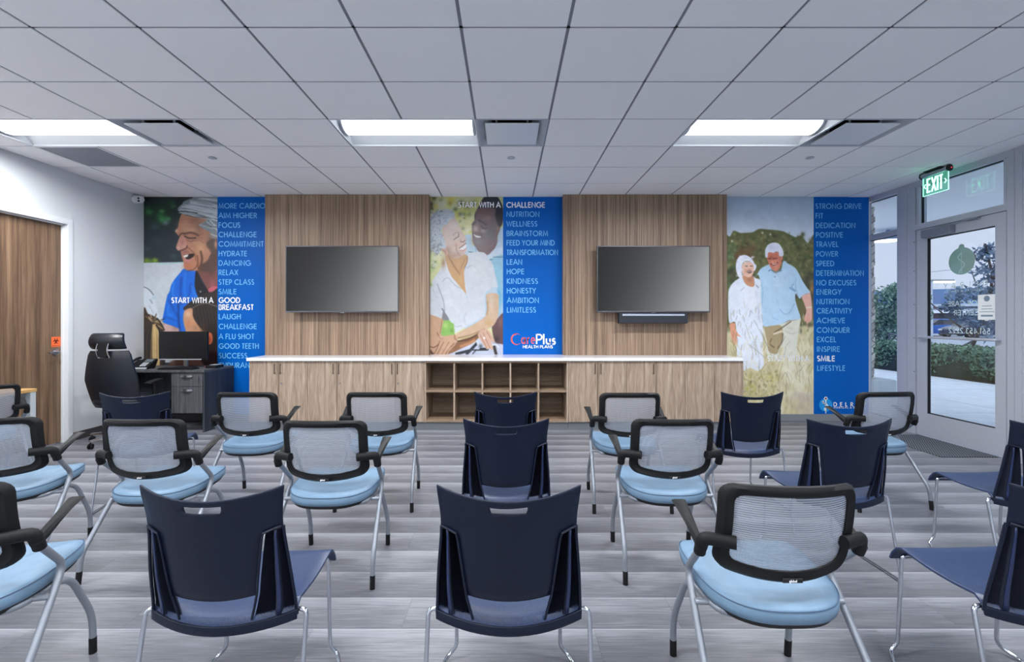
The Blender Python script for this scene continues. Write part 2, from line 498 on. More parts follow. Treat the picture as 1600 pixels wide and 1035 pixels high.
# left wall base, back wall base
struct(rbox('baseboard_left', M_basedk, XL, XL+0.012, DY1+0.052, YB, 0, 0.092, bevel=0.002))
struct(rbox('baseboard_left', M_basedk, XL, XL+0.012, YN, DY0-0.052, 0, 0.092, bevel=0.002))
b = MB(); b.box(2.86, XR-0.01, YB-0.012, YB, 0, 0.095)
struct(b.build('baseboard_back', M_toe, bevel=0.002))
b = MB(); b.box(XL, -3.2, YB-0.012, YB, 0, 0.095)
struct(b.build('baseboard_back', M_basedk, bevel=0.002))

# left door in a white hollow-metal frame
d = struct(empty('door_1', (XL, (DY0+DY1)/2, 0)), 'tall wood-veneer door with lever handle in a white frame', 'door')
def ploc(b_, ox, oy, oz=0):               # bring world-built points into a parent's own space
    b_.v = [(x-ox, y-oy, z-oz) for x, y, z in b_.v]; return b_
ox, oy = XL, (DY0+DY1)/2
fr = MB()
FW = 0.05
# frame: face trim proud of the wall, jamb lining, stop
for (a, b_) in ((DY0-FW, DY0), (DY1, DY1+FW)):
    fr.box(XL, XL+0.016, a, b_, 0, DZ+FW)
fr.box(XL, XL+0.016, DY0, DY1, DZ, DZ+FW)
fr.box(XL-0.128, XL+0.0155, DY0-0.001, DY0+0.012, 0, DZ); fr.box(XL-0.128, XL+0.0155, DY1-0.012, DY1+0.001, 0, DZ)
fr.box(XL-0.128, XL+0.0155, DY0, DY1, DZ-0.012, DZ+0.001)
fr.box(XL-0.055, XL-0.03, DY1-0.026, DY1-0.012, 0, DZ-0.012); fr.box(XL-0.055, XL-0.03, DY0+0.012, DY0+0.026, 0, DZ-0.012)
fr.box(XL-0.055, XL-0.03, DY0+0.012, DY1-0.012, DZ-0.026, DZ-0.012)
ploc(fr, ox, oy).build('frame', M_white, d, bevel=0.003)
lf = ploc(MB().box(XL-0.105, XL-0.06, DY0+0.016, DY1-0.016, 0.012, DZ-0.016), ox, oy)
leaf = lf.build('door_leaf', M_doorw, d, bevel=0.002)
hd = MB()
hy, hz, hx = DY1-0.085, 1.012, XL-0.06
hd.cyl((hx, hy, hz), 0.036, 0.012, 'X', 28)
hd.cyl((hx+0.012, hy, hz), 0.024, 0.03, 'X', 24, r2=0.016)
hd.tube(smoothpath([(hx+0.03, hy, hz), (hx+0.062, hy, hz), (hx+0.062, hy-0.125, hz)], 0.018, 5), 0.0105, 12)
ploc(hd, ox, oy).build('lever_handle', M_steel, leaf, smooth=True)
ploc(MB().box(hx-0.03, hx+0.002, DY1-0.0175, DY1-0.011, hz-0.03, hz+0.02), ox, oy).build('latch_plate', M_steel, d)

# orange biohazard notice stuck above the handle
bs = tag(empty('biohazard_sign', (hx+0.0006, DY1-0.075, 1.125)), 'small orange biohazard sticker above the lever of the wooden door', 'sign')
MB().box(0, 0.001, -0.052, 0.052, -0.055, 0.055).build('sticker', M_orange, bs)
sg = MB()
to_b = lambda a, b_: (0.0016, a, b_)
for k in range(3):
    a0 = math.radians(90+120*k)
    cx, cy = 0.019*math.cos(a0), 0.008+0.019*math.sin(a0)
    ribbon(sg, arc(cx, cy, 0.0155, 0.0155, math.degrees(a0)+40, math.degrees(a0)+320, 20), 0.0075, to_b)
ribbon(sg, arc(0, 0.008, 0.0145, 0.0145, 0, 360, 24), 0.004, to_b)
put_text(sg, 'BIOHAZARD', to_b, -0.04, -0.043, 0.009, 0.08, 0.18)
sg.build('symbol', M_ink, bs, recalc=False)

# ------------------------------------------------------------------ ceiling: tiles in an exposed grid, plaster strip along the glass
TX = [-0.2605+0.6096*k for k in range(-8, 9)]
TX = [XL]+[x for x in TX if XL+0.05 < x < 4.55]+[4.60]
TY = [2.674+0.6096*k for k in range(-10, 8)]
TY = [YN]+[y for y in TY if YN+0.05 < y < YB-0.1]+[YB]
def cell(x, y):
    i = max(k for k in range(len(TX)-1) if TX[k] <= x+1e-6); j = max(k for k in range(len(TY)-1) if TY[k] <= y+1e-6)
    return i, j
skip = set()
TROFF = []      # (x0, y0)
for y0 in (3.8932, 0.8452, -2.2028):
    for x0 in (-4.5277, -1.4797, 1.5683): TROFF.append((x0, y0))
for x0, y0 in TROFF:
    i, j = cell(x0+0.01, y0+0.01); skip.add((i, j)); skip.add((i+1, j))
VENTS = [(-3.3085, 3.8932), (-0.2605, 3.8932), (2.7875, 3.8932)]
for x0, y0 in VENTS: skip.add(cell(x0+0.01, y0+0.01))
GRILLE = (-4.5277, 4.5028); skip.add(cell(GRILLE[0]+0.01, GRILLE[1]+0.01))
tl = MB(); G = 0.0078
for i in range(len(TX)-1):
    for j in range(len(TY)-1):
        if (i, j) in skip: continue
        x0, x1, y0, y1 = TX[i]+G, TX[i+1]-G, TY[j]+G, TY[j+1]-G
        z, zt = ZC, ZC+0.012
        a = tl.pts([(x0,y0,zt),(x1,y0,zt),(x1,y1,zt),(x0,y1,zt)]); e = 0.0022
        c = tl.pts([(x0+e,y0+e,z),(x1-e,y0+e,z),(x1-e,y1-e,z),(x0+e,y1-e,z)])
        tl.quadface(list(reversed(c)))
        for q in range(4):
            tl.quadface((a[q], a[(q+1) % 4], c[(q+1) % 4], c[q]))
struct(tl.build('ceiling', M_tile, recalc=False))
gr = MB()
mid_lines = {(cell(x0+0.7, y0+0.01)) for x0, y0 in TROFF}
for i, x in enumerate(TX):
    for j in range(len(TY)-1):
        if (i, j) in mid_lines: continue
        gr.box(x-0.0115, x+0.0115, TY[j]-0.0116, TY[j+1]+0.0116, ZC+0.0055, ZC+0.03)
holes = sorted(skip)
def is_open(i, j): return (i, j) in skip
for j, y in enumerate(TY):
    for i in range(len(TX)-1):
        gr.box(TX[i]+0.0115, TX[i+1]-0.0115, max(YN, y-0.0115), min(YB, y+0.0115), ZC+0.0058, ZC+0.03)
struct(gr.build('trim_3', M_tbar))
struct(MB().box(XL-0.12, 5.05, YN, YB, ZC+0.32, ZC+0.40).build('ceiling_deck', M_dark))
struct(MB().box(4.60, XR+0.06, YN, YB, ZC-0.004, ZC+0.03).build('trim_4', M_gyp))

# ------------------------------------------------------------------ troffers
M_lens = mat('lit_troffer_lens', rgb(250, 251, 255), 0.4, emit=(0.93, 0.965, 1.0, 1), estr=TROFFER_GLOW)
def troffer(label):
    t = empty('ceiling_troffer'); tag(t, label, 'ceiling light', 'ceiling light panels')
    wX, wY = 1.2192, 0.6096
    p = MB(); e = 0.0125
    x0, x1, y0, y1 = e, wX-e, e, wY-e
    # pan: rim lip, ends, curved reflectors, top
    p.box(0.002, wX-0.002, 0.002, e, -0.001, 0.014); p.box(0.002, wX-0.002, wY-e, wY-0.002, -0.001, 0.014)
    p.box(0.002, e, e, wY-e, -0.001, 0.014); p.box(wX-e, wX-0.002, e, wY-e, -0.001, 0.014)
    prof = []
    for k in range(9):
        s = k/8; prof.append((y0+0.20*s, 0.012+0.098*math.sin(s*PI/2)))
    prof2 = [(wY-a, z) for a, z in reversed(prof)]
    line = prof+prof2
    p.grid([[(x0, a, z) for a, z in line], [(x1, a, z) for a, z in line]])
    for x in (x0, x1):
        ids = p.pts([(x, a, z) for a, z in line]); p.quadface(ids)
    p.build('reflector_pan', M_white, t, smooth=True, angle=40)
    l = MB(); c = wY/2+0.022
    prof = [(c-0.140*math.cos(a), 0.088-0.073*math.sin(a)) for a in [PI*k/14 for k in range(15)]]
    l.loft([[(x0+0.03, a, z) for a, z in prof], [(x1-0.03, a, z) for a, z in prof]], True, True)
    l.build('lens', M_lens, t, smooth=True, angle=50)
    for xa in (x0+0.014, x1-0.03):
        q = MB(); pr = [(c-0.147*math.cos(a), 0.092-0.081*math.sin(a)) for a in [PI*k/14 for k in range(15)]]
        q.loft([[(xa, a, z) for a, z in pr], [(xa+0.016, a, z) for a, z in pr]], True, True)
        q.build('end_cap', M_grid, t, smooth=True, angle=50)
    ld = bpy.data.lights.new('panel_light', 'AREA'); ld.shape = 'RECTANGLE'; ld.size = 1.1; ld.size_y = 0.30
    ld.energy = TROFFER_WATTS; ld.spread = math.radians(170); ld.color = (0.965, 0.98, 0.985)
    lo = bpy.data.objects.new('panel_light', ld); COL.objects.link(lo); lo.parent = t; lo.location = (wX/2, wY/2, 0.010)
    return t
T0 = troffer('')
tl_lab = ['lit ceiling panel nearest the left wall, above the desk side of the room', 'lit ceiling panel in the middle, beside the square air vent',
          'lit ceiling panel on the right, nearest the glass entrance door']
for k, (x0, y0) in enumerate(TROFF):
    t = T0 if k == 0 else copy_tree(T0)
    t.location = (x0, y0, ZC)
    t['label'] = tl_lab[k] if k < 3 else ['left', 'middle', 'right'][k % 3]+' lit ceiling panel in the '+('row over the front chairs' if k < 6 else 'rearmost row near the front wall')

# ------------------------------------------------------------------ square plaque vents, return grille, sprinkler covers
def vent():
    t = empty('ceiling_vent'); S = 0.6096; e = 0.0125
    f = MB()
    ro = [(e, e), (S-e, e), (S-e, S-e), (e, S-e)]; ri = [(0.13, 0.13), (S-0.13, 0.13), (S-0.13, S-0.13), (0.13, S-0.13)]
    A = f.pts([(a, b, 0.0) for a, b in ro]); B = f.pts([(a, b, 0.085) for a, b in ri])
    for q in range(4): f.quadface((A[q], A[(q+1) % 4], B[(q+1) % 4], B[q]))
    f.box(0.002, S-0.002, 0.002, e, -0.001, 0.014); f.box(0.002, S-0.002, S-e, S-0.002, -0.001, 0.014)
    f.box(0.002, e, e, S-e, -0.001, 0.014); f.box(S-e, S-0.002, e, S-e, -0.001, 0.014)
    f.build('frame', M_grid, t)
    dct = MB(); dct.lathe([(0.172, 0.05), (0.172, 0.2), (0.166, 0.2), (0.166, 0.05)], (S/2, S/2, 0.0), 32, caps=False)
    dct.cyl((S/2, S/2, 0.19), 0.17, 0.01, 'Z', 32)
    dct.build('duct_collar', M_black, t, smooth=True)
    p = MB(); p.box(0.075, S-0.075, 0.080, S-0.060, -0.006, 0.006)
    p.build('plaque', M_white, t, bevel=0.004)
    h = MB()
    for a in (0.17, S-0.17):
        for b_ in (0.17, S-0.17): h.box(a-0.009, a+0.009, b_-0.004, b_+0.004, 0.018, 0.10)
    h.build('bracket', M_grid, t)
    return t
v0 = vent()
vl = ['square plaque air vent beside the left ceiling light', 'square plaque air vent in the middle of the ceiling, seen face on', 'square plaque air vent beside the right ceiling light']
for k, (x0, y0) in enumerate(VENTS):
    v = v0 if k == 0 else copy_tree(v0)
    v.location = (x0, y0, ZC); tag(v, vl[k], 'air vent', 'plaque air vents')
rg = tag(empty('return_grille', (GRILLE[0], GRILLE[1], ZC)), 'grey perforated return air grille behind the left ceiling light', 'air vent')
def perforated():
    m = mat('perforated_grey_metal', rgb(120, 126, 138), 0.5)
    t = N(m, 'ShaderNodeTexCoord'); mp = N(m, 'ShaderNodeMapping'); mp.inputs['Scale'].default_value = (90, 90, 90)
    vo = N(m, 'ShaderNodeTexVoronoi'); vo.inputs['Randomness'].default_value = 0.0; vo.inputs['Scale'].default_value = 1.0
    L(m, t.outputs['Object'], mp.inputs[0]); L(m, mp.outputs[0], vo.inputs['Vector'])
    r = ramp(m, [(0.3, rgb(40, 42, 48)), (0.36, rgb(142, 148, 160))])
    L(m, vo.outputs['Distance'], r.inputs[0]); L(m, r.outputs[0], BS(m).inputs['Base Color'])
    return m
S = 0.6096
f = MB(); e = 0.022
for a in ((0.002, S-0.002, 0.002, e), (0.002, S-0.002, S-e, S-0.002), (0.002, e, e, S-e), (S-e, S-0.002, e, S-e)): f.box(*a, -0.004, 0.014)
f.build('frame', M_white, rg, bevel=0.002)
MB().box(e, S-e, e, S-e, 0.002, 0.008).build('perforated_face', perforated(), rg)
sl = ['round sprinkler cover in the ceiling tile above the desk side', 'round sprinkler cover in the middle ceiling tile behind the square vent', 'round sprinkler cover in the ceiling tile nearest the exit sign']
for k, x in enumerate((-3.0037, 0.0443, 3.0923)):
    o = MB().lathe([(0.012, 0.0), (0.040, 0.0), (0.041, 0.004), (0.034, 0.008), (0.034, 0.014)], (0,0,0), 28).build('sprinkler_cover', M_grid, smooth=True, loc=(x, 4.8076, ZC-0.008))
    tag(o, sl[k], 'sprinkler cover', 'ceiling sprinkler covers')

# security camera in the corner
sc = tag(empty('security_camera', (XL, 6.2, 2.955)), 'small white turret security camera in the left ceiling corner', 'security camera')
c = MB(); c.lathe([(0.052, 0.0), (0.056, 0.012), (0.05, 0.035), (0.04, 0.045)], (0,0,0), 24)
c.v = [(z, y, x) for x, y, z in c.v]; c.build('mount', M_white, sc, smooth=True)
c = MB(); c.ellipsoid((0.075, -0.008, -0.004), 0.05, 0.05, 0.05, 20, 12); c.build('turret', M_white, sc, smooth=True)
for dz in (0.017, -0.017):
    q = MB().lathe([(0.013, 0.0), (0.013, 0.006), (0.009, 0.009)], (0,0,0), 16)
    dv = Vector((0.42, -0.86, -0.28)).normalized()
    up = Vector((0,0,1)); s_ = dv.cross(up).normalized(); u_ = s_.cross(dv)
    base = Vector((0.075, -0.008, -0.004))+dv*0.046+u_*dz+s_*0.004
    q.v = [tuple(base+s_*x+u_*y+dv*z) for x, y, z in q.v]
    q.build('camera_lens', M_blackm, sc, smooth=True)

# ------------------------------------------------------------------ window wall (aluminium storefront)
def glass_material():
    m = bpy.data.materials.new('clear_glass'); m.use_nodes = True
    nt = m.node_tree; nt.nodes.clear()
    o = nt.nodes.new('ShaderNodeOutputMaterial'); mx = nt.nodes.new('ShaderNodeMixShader')
    tr = nt.nodes.new('ShaderNodeBsdfTransparent'); gl = nt.nodes.new('ShaderNodeBsdfGlossy'); lw = nt.nodes.new('ShaderNodeLayerWeight')
    fz = nt.nodes.new('ShaderNodeMath'); fz.operation = 'POWER'; fz.inputs[1].default_value = 5.0
    fm = nt.nodes.new('ShaderNodeMath'); fm.operation = 'MULTIPLY_ADD'; fm.inputs[1].default_value = 0.96; fm.inputs[2].default_value = 0.04
    tr.inputs[0].default_value = (0.93, 0.97, 0.965, 1); gl.inputs['Roughness'].default_value = 0.0; lw.inputs[0].default_value = 0.5
    nt.links.new(lw.outputs['Facing'], fz.inputs[0]); nt.links.new(fz.outputs[0], fm.inputs[0])
    nt.links.new(fm.outputs[0], mx.inputs[0]); nt.links.new(tr.outputs[0], mx.inputs[1]); nt.links.new(gl.outputs[0], mx.inputs[2]); nt.links.new(mx.outputs[0], o.inputs[0])
    return m
M_glass = glass_material()
GX = 4.945                                   # plane of the glass
FX0, FX1 = XR, XR+0.112
RZ0, RZ1 = 2.440, 2.506                      # transom rail
HZ = 2.955                                   # underside of the head
D0, D1 = 4.615, 5.632                        # glass door opening along the wall
def member(name, y0, y1, z0, z1, par=None, x0=FX0, x1=FX1):
    return MB().box(x0, x1, y0, y1, z0, z1)
# mullions between the openings
for nme, y0, y1 in (('trim_5', 5.640, 5.868), ('trim_6', 4.470, 4.607)):
    mm = MB(); ym = (y0+y1)/2
    mm.box(FX0, FX1, y0, ym-0.002, 0, ZC-0.004); mm.box(FX0, FX1, ym+0.002, y1, 0, ZC-0.004); mm.box(FX0+0.006, FX1-0.006, ym-0.002, ym+0.002, 0, ZC-0.004)
    struct(mm.build(nme, M_alum))
hm = MB(); hm.box(FX0, FX1, 5.868, YB-0.001, HZ, ZC-0.004); hm.box(FX0, FX1, 4.607, 5.640, HZ, ZC-0.004); hm.box(FX0, FX1, YN, 4.470, HZ, ZC-0.004)
hm.box(FX0, FX1, 4.607, 5.640, RZ0, RZ1)
struct(hm.build('trim_7', M_alum))
def sidelite(name, y0, y1, label, far=FX1-0.004):
    t = struct(empty(name, (GX, (y0+y1)/2, 0)), label, 'window')
    oy_ = (y0+y1)/2
    f = MB(); j = 0.042
    f.box(FX0+0.004, FX1-0.004, y0, y0+j, 0, HZ); f.box(FX0+0.004, far, y1-j, y1, 0, HZ)
    f.box(FX0+0.004, FX1-0.004, y0+j, y1-j, 0, 0.10); f.box(FX0, FX1, y0+j, y1-j, RZ0, RZ1)
    ploc(f, GX, oy_).build('frame', M_alum, t)
    ploc(MB().box(GX-0.003, GX+0.003, y0+j, y1-j, 0.10, RZ0), GX, oy_).build('pane', M_glass, t)
    ploc(MB().box(GX-0.003, GX+0.003, y0+j, y1-j, RZ1, HZ), GX, oy_).build('transom_pane', M_glass, t)
    g = MB()
    for a, b_ in ((y0+j, y0+j+0.007), (y1-j-0.007, y1-j))[:1 if far < FX1-0.01 else 2]:
        g.box(GX-0.009, GX+0.009, a, b_, 0.10, RZ0); g.box(GX-0.009, GX+0.009, a, b_, RZ1, HZ)
    for a, b_ in ((0.10, 0.107), (RZ0-0.007, RZ0), (RZ1, RZ1+0.007), (HZ-0.007, HZ)): g.box(GX-0.009, GX+0.009, y0+j, y1-j, a, b_)
    ploc(g, GX, oy_).build('gasket', M_rubber, t)
    return t
sidelite('window_1', 5.868, 6.44, 'narrow sidelight with transom between the blue mural and the glass door', XR+0.064)
sidelite('window_2', 3.10, 4.470, 'tall glazed bay at the right edge, nearer than the glass door')
wn = 3
y = 3.10
while y > YN+0.3:
    y0 = max(YN, y-1.37)
    struct(MB().box(FX0, FX1, y-0.03, y+0.03, 0, HZ).build('trim_%d' % (wn+6), M_alum))
    sidelite('window_%d' % wn, y0+0.03, y-0.03, 'tall glazed bay of the window wall outside the picture'); wn += 1; y = y0

# the glass entrance door
gd = struct(empty('door_2', (GX, (D0+D1)/2, 0)), 'aluminium glass entrance door with push bar', 'door')
gy = (D0+D1)/2
def gpart(b_, name, m, par=None, **k): return ploc(b_, GX, gy).build(name, m, par or gd, **k)
LX0, LX1 = FX0+0.008, FX0+0.056               # leaf thickness
f = MB()
SL, SR = 5.495, 4.725                         # glass limits along the wall
f.box(LX0, LX1, SL, D1-0.004, 0.012, RZ0-0.006); f.box(LX0, LX1, D0+0.004, SR, 0.012, RZ0-0.006)
f.box(LX0, LX1, SR, SL, 0.012, 0.275); f.box(LX0, LX1, SR, SL, 2.312, RZ0-0.006)
lf = gpart(f, 'door_leaf', M_alum)
GDX = (LX0+LX1)/2
f = MB(); f.box(GDX-0.003, GDX+0.003, SR, SL, 0.275, 2.312); gpart(f, 'pane', M_glass)
f = MB()
for a, b_ in ((SR, SR+0.008), (SL-0.008, SL)): f.box(LX0+0.010, LX1-0.010, a, b_, 0.275, 2.312)
for a, b_ in ((0.275, 0.283), (2.304, 2.312)): f.box(LX0+0.010, LX1-0.010, SR, SL, a, b_)
gpart(f, 'gasket', M_rubber)
f = MB(); f.box(GX-0.003, GX+0.003, D0, D1, RZ1, HZ); gpart(f, 'transom_pane', M_glass)
f = MB()
for a, b_ in ((D0, D0+0.03), (D1-0.03, D1)): f.box(FX0+0.008, FX1-0.008, a, b_, RZ1, HZ)
gpart(f, 'transom_stop', M_alum)
f = MB()
for a, b_ in ((D0+0.03, D0+0.038), (D1-0.038, D1-0.03)): f.box(GX-0.012, GX+0.012, a, b_, RZ1, HZ)
f.box(GX-0.012, GX+0.012, D0+0.03, D1-0.03, HZ-0.008, HZ); gpart(f, 'transom_gasket', M_rubber)
f = MB(); px_ = FX0-0.052
f.tube(smoothpath([(LX0, SL+0.05, 1.166), (px_, SL+0.05, 1.166), (px_, SR-0.05, 1.166), (LX0, SR-0.05, 1.166)], 0.02, 4), 0.0115, 12, flat=1.3)
gpart(f, 'push_bar', M_alum, smooth=True)
f = MB(); f.box(FX0-0.062, LX0, 5.14, 5.50, 2.318, 2.405); cl = gpart(f, 'door_closer', mat('closer_grey', rgb(126, 132, 146), 0.35, metal=0.4), bevel=0.006)
f = MB(); f.box(FX0-0.03, FX0-0.018, 4.98, 5.36, 2.418, 2.428)
f.tube([(FX0-0.03, 5.30, 2.405), (FX0-0.03, 5.30, 2.422)], 0.012, 12); f.box(FX0-0.04, FX0+0.002, 4.86, 5.0, 2.414, 2.432)
gpart(f, 'closer_arm', M_steel, cl)
f = MB()
for z in (0.35, 0.75, 1.15, 1.55, 1.95, 2.3): f.cyl((FX0-0.002, 5.655, z), 0.006, 0.004, 'X', 10)
struct(f.build('trim_20', M_rubber))
# frosted round emblem and reversed lettering on the outside of the glass
M_frost = mat('frosted_green_film', rgb(150, 178, 174), 0.6)
def dpt(px, py): return (4.913*F/(px-792), HC-(py-500)*(4.913/(px-792)))   # glass sheet (Y, Z)
EX = GDX+0.0045
to_g = lambda a, b_: (EX, -a, b_)
e_ = MB(); cy, cz = 5.105, 2.005; R_ = 0.148
ring = [(EX, cy+R_*math.cos(t_), cz+R_*math.sin(t_)) for t_ in [2*PI*k/40 for k in range(40)]]
e_.loft([ring, [(EX+0.001, y_, z_) for _, y_, z_ in ring]])
ring = [(EX-0.0006, cy+0.032*math.cos(t_), cz+0.152+0.032*math.sin(t_)) for t_ in [2*PI*k/24 for k in range(24)]]
e_.loft([ring, [(EX+0.0012, y_, z_) for _, y_, z_ in ring]])
gpart(e_, 'emblem', M_frost)
M_frost2 = mat('pale_film', rgb(196, 214, 216), 0.6)
e_ = MB(); zz = [(cy-0.0+0.0*k, 0) for k in range(2)]
sn = [(-0.045*math.sin(k/14*PI*2.6)*(1-0.45*k/14), 0.085-k/14*0.22) for k in range(15)]
ribbon(e_, [(-(cy)+a, cz+b_) for a, b_ in sn], 0.014, lambda a, b_: (EX-0.0002, -a, b_))
ribbon(e_, [(-cy, cz+0.10), (-cy, cz-0.13)], 0.008, lambda a, b_: (EX-0.0002, -a, b_))
gpart(e_, 'emblem_staff', M_frost2, recalc=False)
def door_text(s, yl, yr, zc, cap, m, wt=0.16, gap=0.17):
    """reads correctly from outside: starts at the near jamb side, mirrored seen from the room"""
    q = MB(); put_text(q, s, lambda a, b_: (EX, a, b_), yl, zc, cap, yr-yl, wt, gap); gpart(q, 'door_lettering', m, recalc=False)
M_dl = mat('white_film_letter', rgb(226, 234, 240), 0.6)
M_dk = mat('dark_film_letter', rgb(52, 58, 74), 0.6)
door_text('DELRAY', 4.83, 5.31, 1.745, 0.062, M_dl, 0.14, 0.75)
door_text('MEDICAL & DENTAL', 4.86, 5.31, 1.682, 0.024, M_dl, 0.14, 0.3)
door_text('SENIOR CARE', 4.79, 5.26, 1.545, 0.055, M_dl)
door_text('CENTER', 4.91, 5.19, 1.445, 0.055, M_dl)
door_text('561.453.2222', 4.80, 5.25, 1.250, 0.06, M_dl)

# notice taped on the glass
nt_ = tag(empty('paper_notice', (GDX-0.0042, 4.826, 1.497)), 'white paper notice taped to the glass door beside its right stile', 'notice')
MB().box(-0.0008, 0, -0.092, 0.092, -0.13, 0.13).build('sheet', M_paper, nt_)
q = MB()
M_pg = mat('grey_print', rgb(120, 138, 158), 0.7)
q.loft([[(-0.0012, 0.03*math.cos(t_), 0.088+0.03*math.sin(t_)) for t_ in [2*PI*k/24 for k in range(24)]], [(-0.0008, 0.03*math.cos(t_), 0.088+0.03*math.sin(t_)) for t_ in [2*PI*k/24 for k in range(24)]]])
for z, hw, h in ((0.012, 0.05, 0.006), (-0.018, 0.055, 0.006), (-0.048, 0.075, 0.006), (-0.088, 0.06, 0.018)): q.box(-0.0012, -0.0008, -hw, hw, z-h/2, z+h/2)
q.build('print', M_pg, nt_)
MB().box(-0.0013, -0.0008, -0.02, 0.02, -0.14, -0.122).build('tape', mat('tape', rgb(214, 220, 224), 0.3), nt_)

# exit sign on the plaster strip
M_exitg = mat('lit_green_letter', rgb(150, 255, 215), 0.4, emit=(0.40, 1.0, 0.74, 1), estr=2.6)
M_edge = mat('lit_acrylic_edge', rgb(170, 255, 225), 0.3, emit=(0.45, 1.0, 0.78, 1), estr=1.4)
def acrylic():
    m = bpy.data.materials.new('green_tinted_acrylic'); m.use_nodes = True
    nt = m.node_tree; nt.nodes.clear()
    o = nt.nodes.new('ShaderNodeOutputMaterial'); mx = nt.nodes.new('ShaderNodeMixShader'); mx.inputs[0].default_value = 0.16
    tr = nt.nodes.new('ShaderNodeBsdfTransparent'); em = nt.nodes.new('ShaderNodeEmission'); tr.inputs[0].default_value = (0.72, 0.93, 0.85, 1)
    em.inputs[0].default_value = (0.2, 0.75, 0.5, 1); em.inputs[1].default_value = 1.0
    nt.links.new(tr.outputs[0], mx.inputs[1]); nt.links.new(em.outputs[0], mx.inputs[2]); nt.links.new(mx.outputs[0], o.inputs[0])
    return m
ex = tag(empty('exit_sign', (4.70, 5.165, ZC-0.004)), 'green edge-lit EXIT sign hanging from the ceiling by the glass door', 'exit sign')
MB().box(-0.05, 0.05, -0.10, 0.10, -0.010, 0.0).build('canopy_plate', M_blackm, ex, bevel=0.002)
h = MB(); prof = [(0.032*math.cos(a), -0.036+0.03*math.sin(a)) for a in [2*PI*k/20 for k in range(20)]]
h.loft([[(a, -0.158, b_) for a, b_ in prof], [(a, 0.158, b_) for a, b_ in prof]]); h.build('housing', M_steel, ex, smooth=True, angle=40)
h = MB(); prof = [(0.035*math.cos(a), -0.036+0.036*math.sin(a)) for a in [2*PI*k/20 for k in range(20)]]
for y0, y1 in ((-0.17, -0.156), (0.156, 0.17)): h.loft([[(a, y0, b_) for a, b_ in prof], [(a, y1, b_) for a, b_ in prof]])
h.build('end_cap', M_blackm, ex, smooth=True, angle=40)
MB().cyl((0.014, -0.173, -0.036), 0.005, 0.004, 'Y', 10).build('test_lamp', mat('red_lamp', rgb(220, 30, 40), 0.4, emit=(1, 0.05, 0.08, 1), estr=2.0), ex)
PZ0, PZ1 = -0.262, -0.062
MB().box(-0.004, 0.004, -0.15, 0.15, PZ0, PZ1).build('acrylic_panel', acrylic(), ex)
h = MB()
h.box(-0.0045, 0.0045, -0.154, -0.150, PZ0-0.004, PZ1); h.box(-0.0045, 0.0045, 0.150, 0.154, PZ0-0.004, PZ1); h.box(-0.0045, 0.0045, -0.15, 0.15, PZ0-0.004, PZ0)
h.build('lit_edge', M_edge, ex)
h = MB()
for xs in (-0.0062,):
    put_text(h, 'EXIT', lambda a, b_: (xs, -a, b_), -0.098, (PZ0+PZ1)/2+0.004, 0.158, 0.19, 0.115, 0.20)
    put_text(h, '<', lambda a, b_: (xs, -a, b_), -0.136, (PZ0+PZ1)/2+0.004, 0.06, 0.022, 0.16)
    put_text(h, '>', lambda a, b_: (xs, -a, b_), 0.114, (PZ0+PZ1)/2+0.004, 0.06, 0.022, 0.16)
h.build('letters', M_exitg, ex, solid=0.002, recalc=False)

# ribbed entrance mat
def matmat():
    m = mat('ribbed_entrance_mat', rgb(70, 74, 80), 0.9)
    t = N(m, 'ShaderNodeTexCoord'); mp = N(m, 'ShaderNodeMapping'); mp.inputs['Rotation'].default_value = (0, 0, 0.62); mp.inputs['Scale'].default_value = (28, 28, 28)
    wv = N(m, 'ShaderNodeTexWave'); wv.inputs['Scale'].default_value = 0.55; wv.inputs['Distortion'].default_value = 0.6
    L(m, t.outputs['Object'], mp.inputs[0]); L(m, mp.outputs[0], wv.inputs['Vector'])
    r = ramp(m, [(0.2, rgb(46, 50, 56)), (0.8, rgb(104, 110, 118))])
    L(m, wv.outputs[0], r.inputs[0]); L(m, r.outputs[0], BS(m).inputs['Base Color'])
    return m
mt = MB(); mt.box(-0.285, 0.285, -0.45, 0.45, 0, 0.009)
tag(mt.build('entrance_mat', matmat(), bevel=0.004, loc=(4.595, 5.125, 0.0)), 'dark grey ribbed mat on the floor inside the glass door', 'mat')

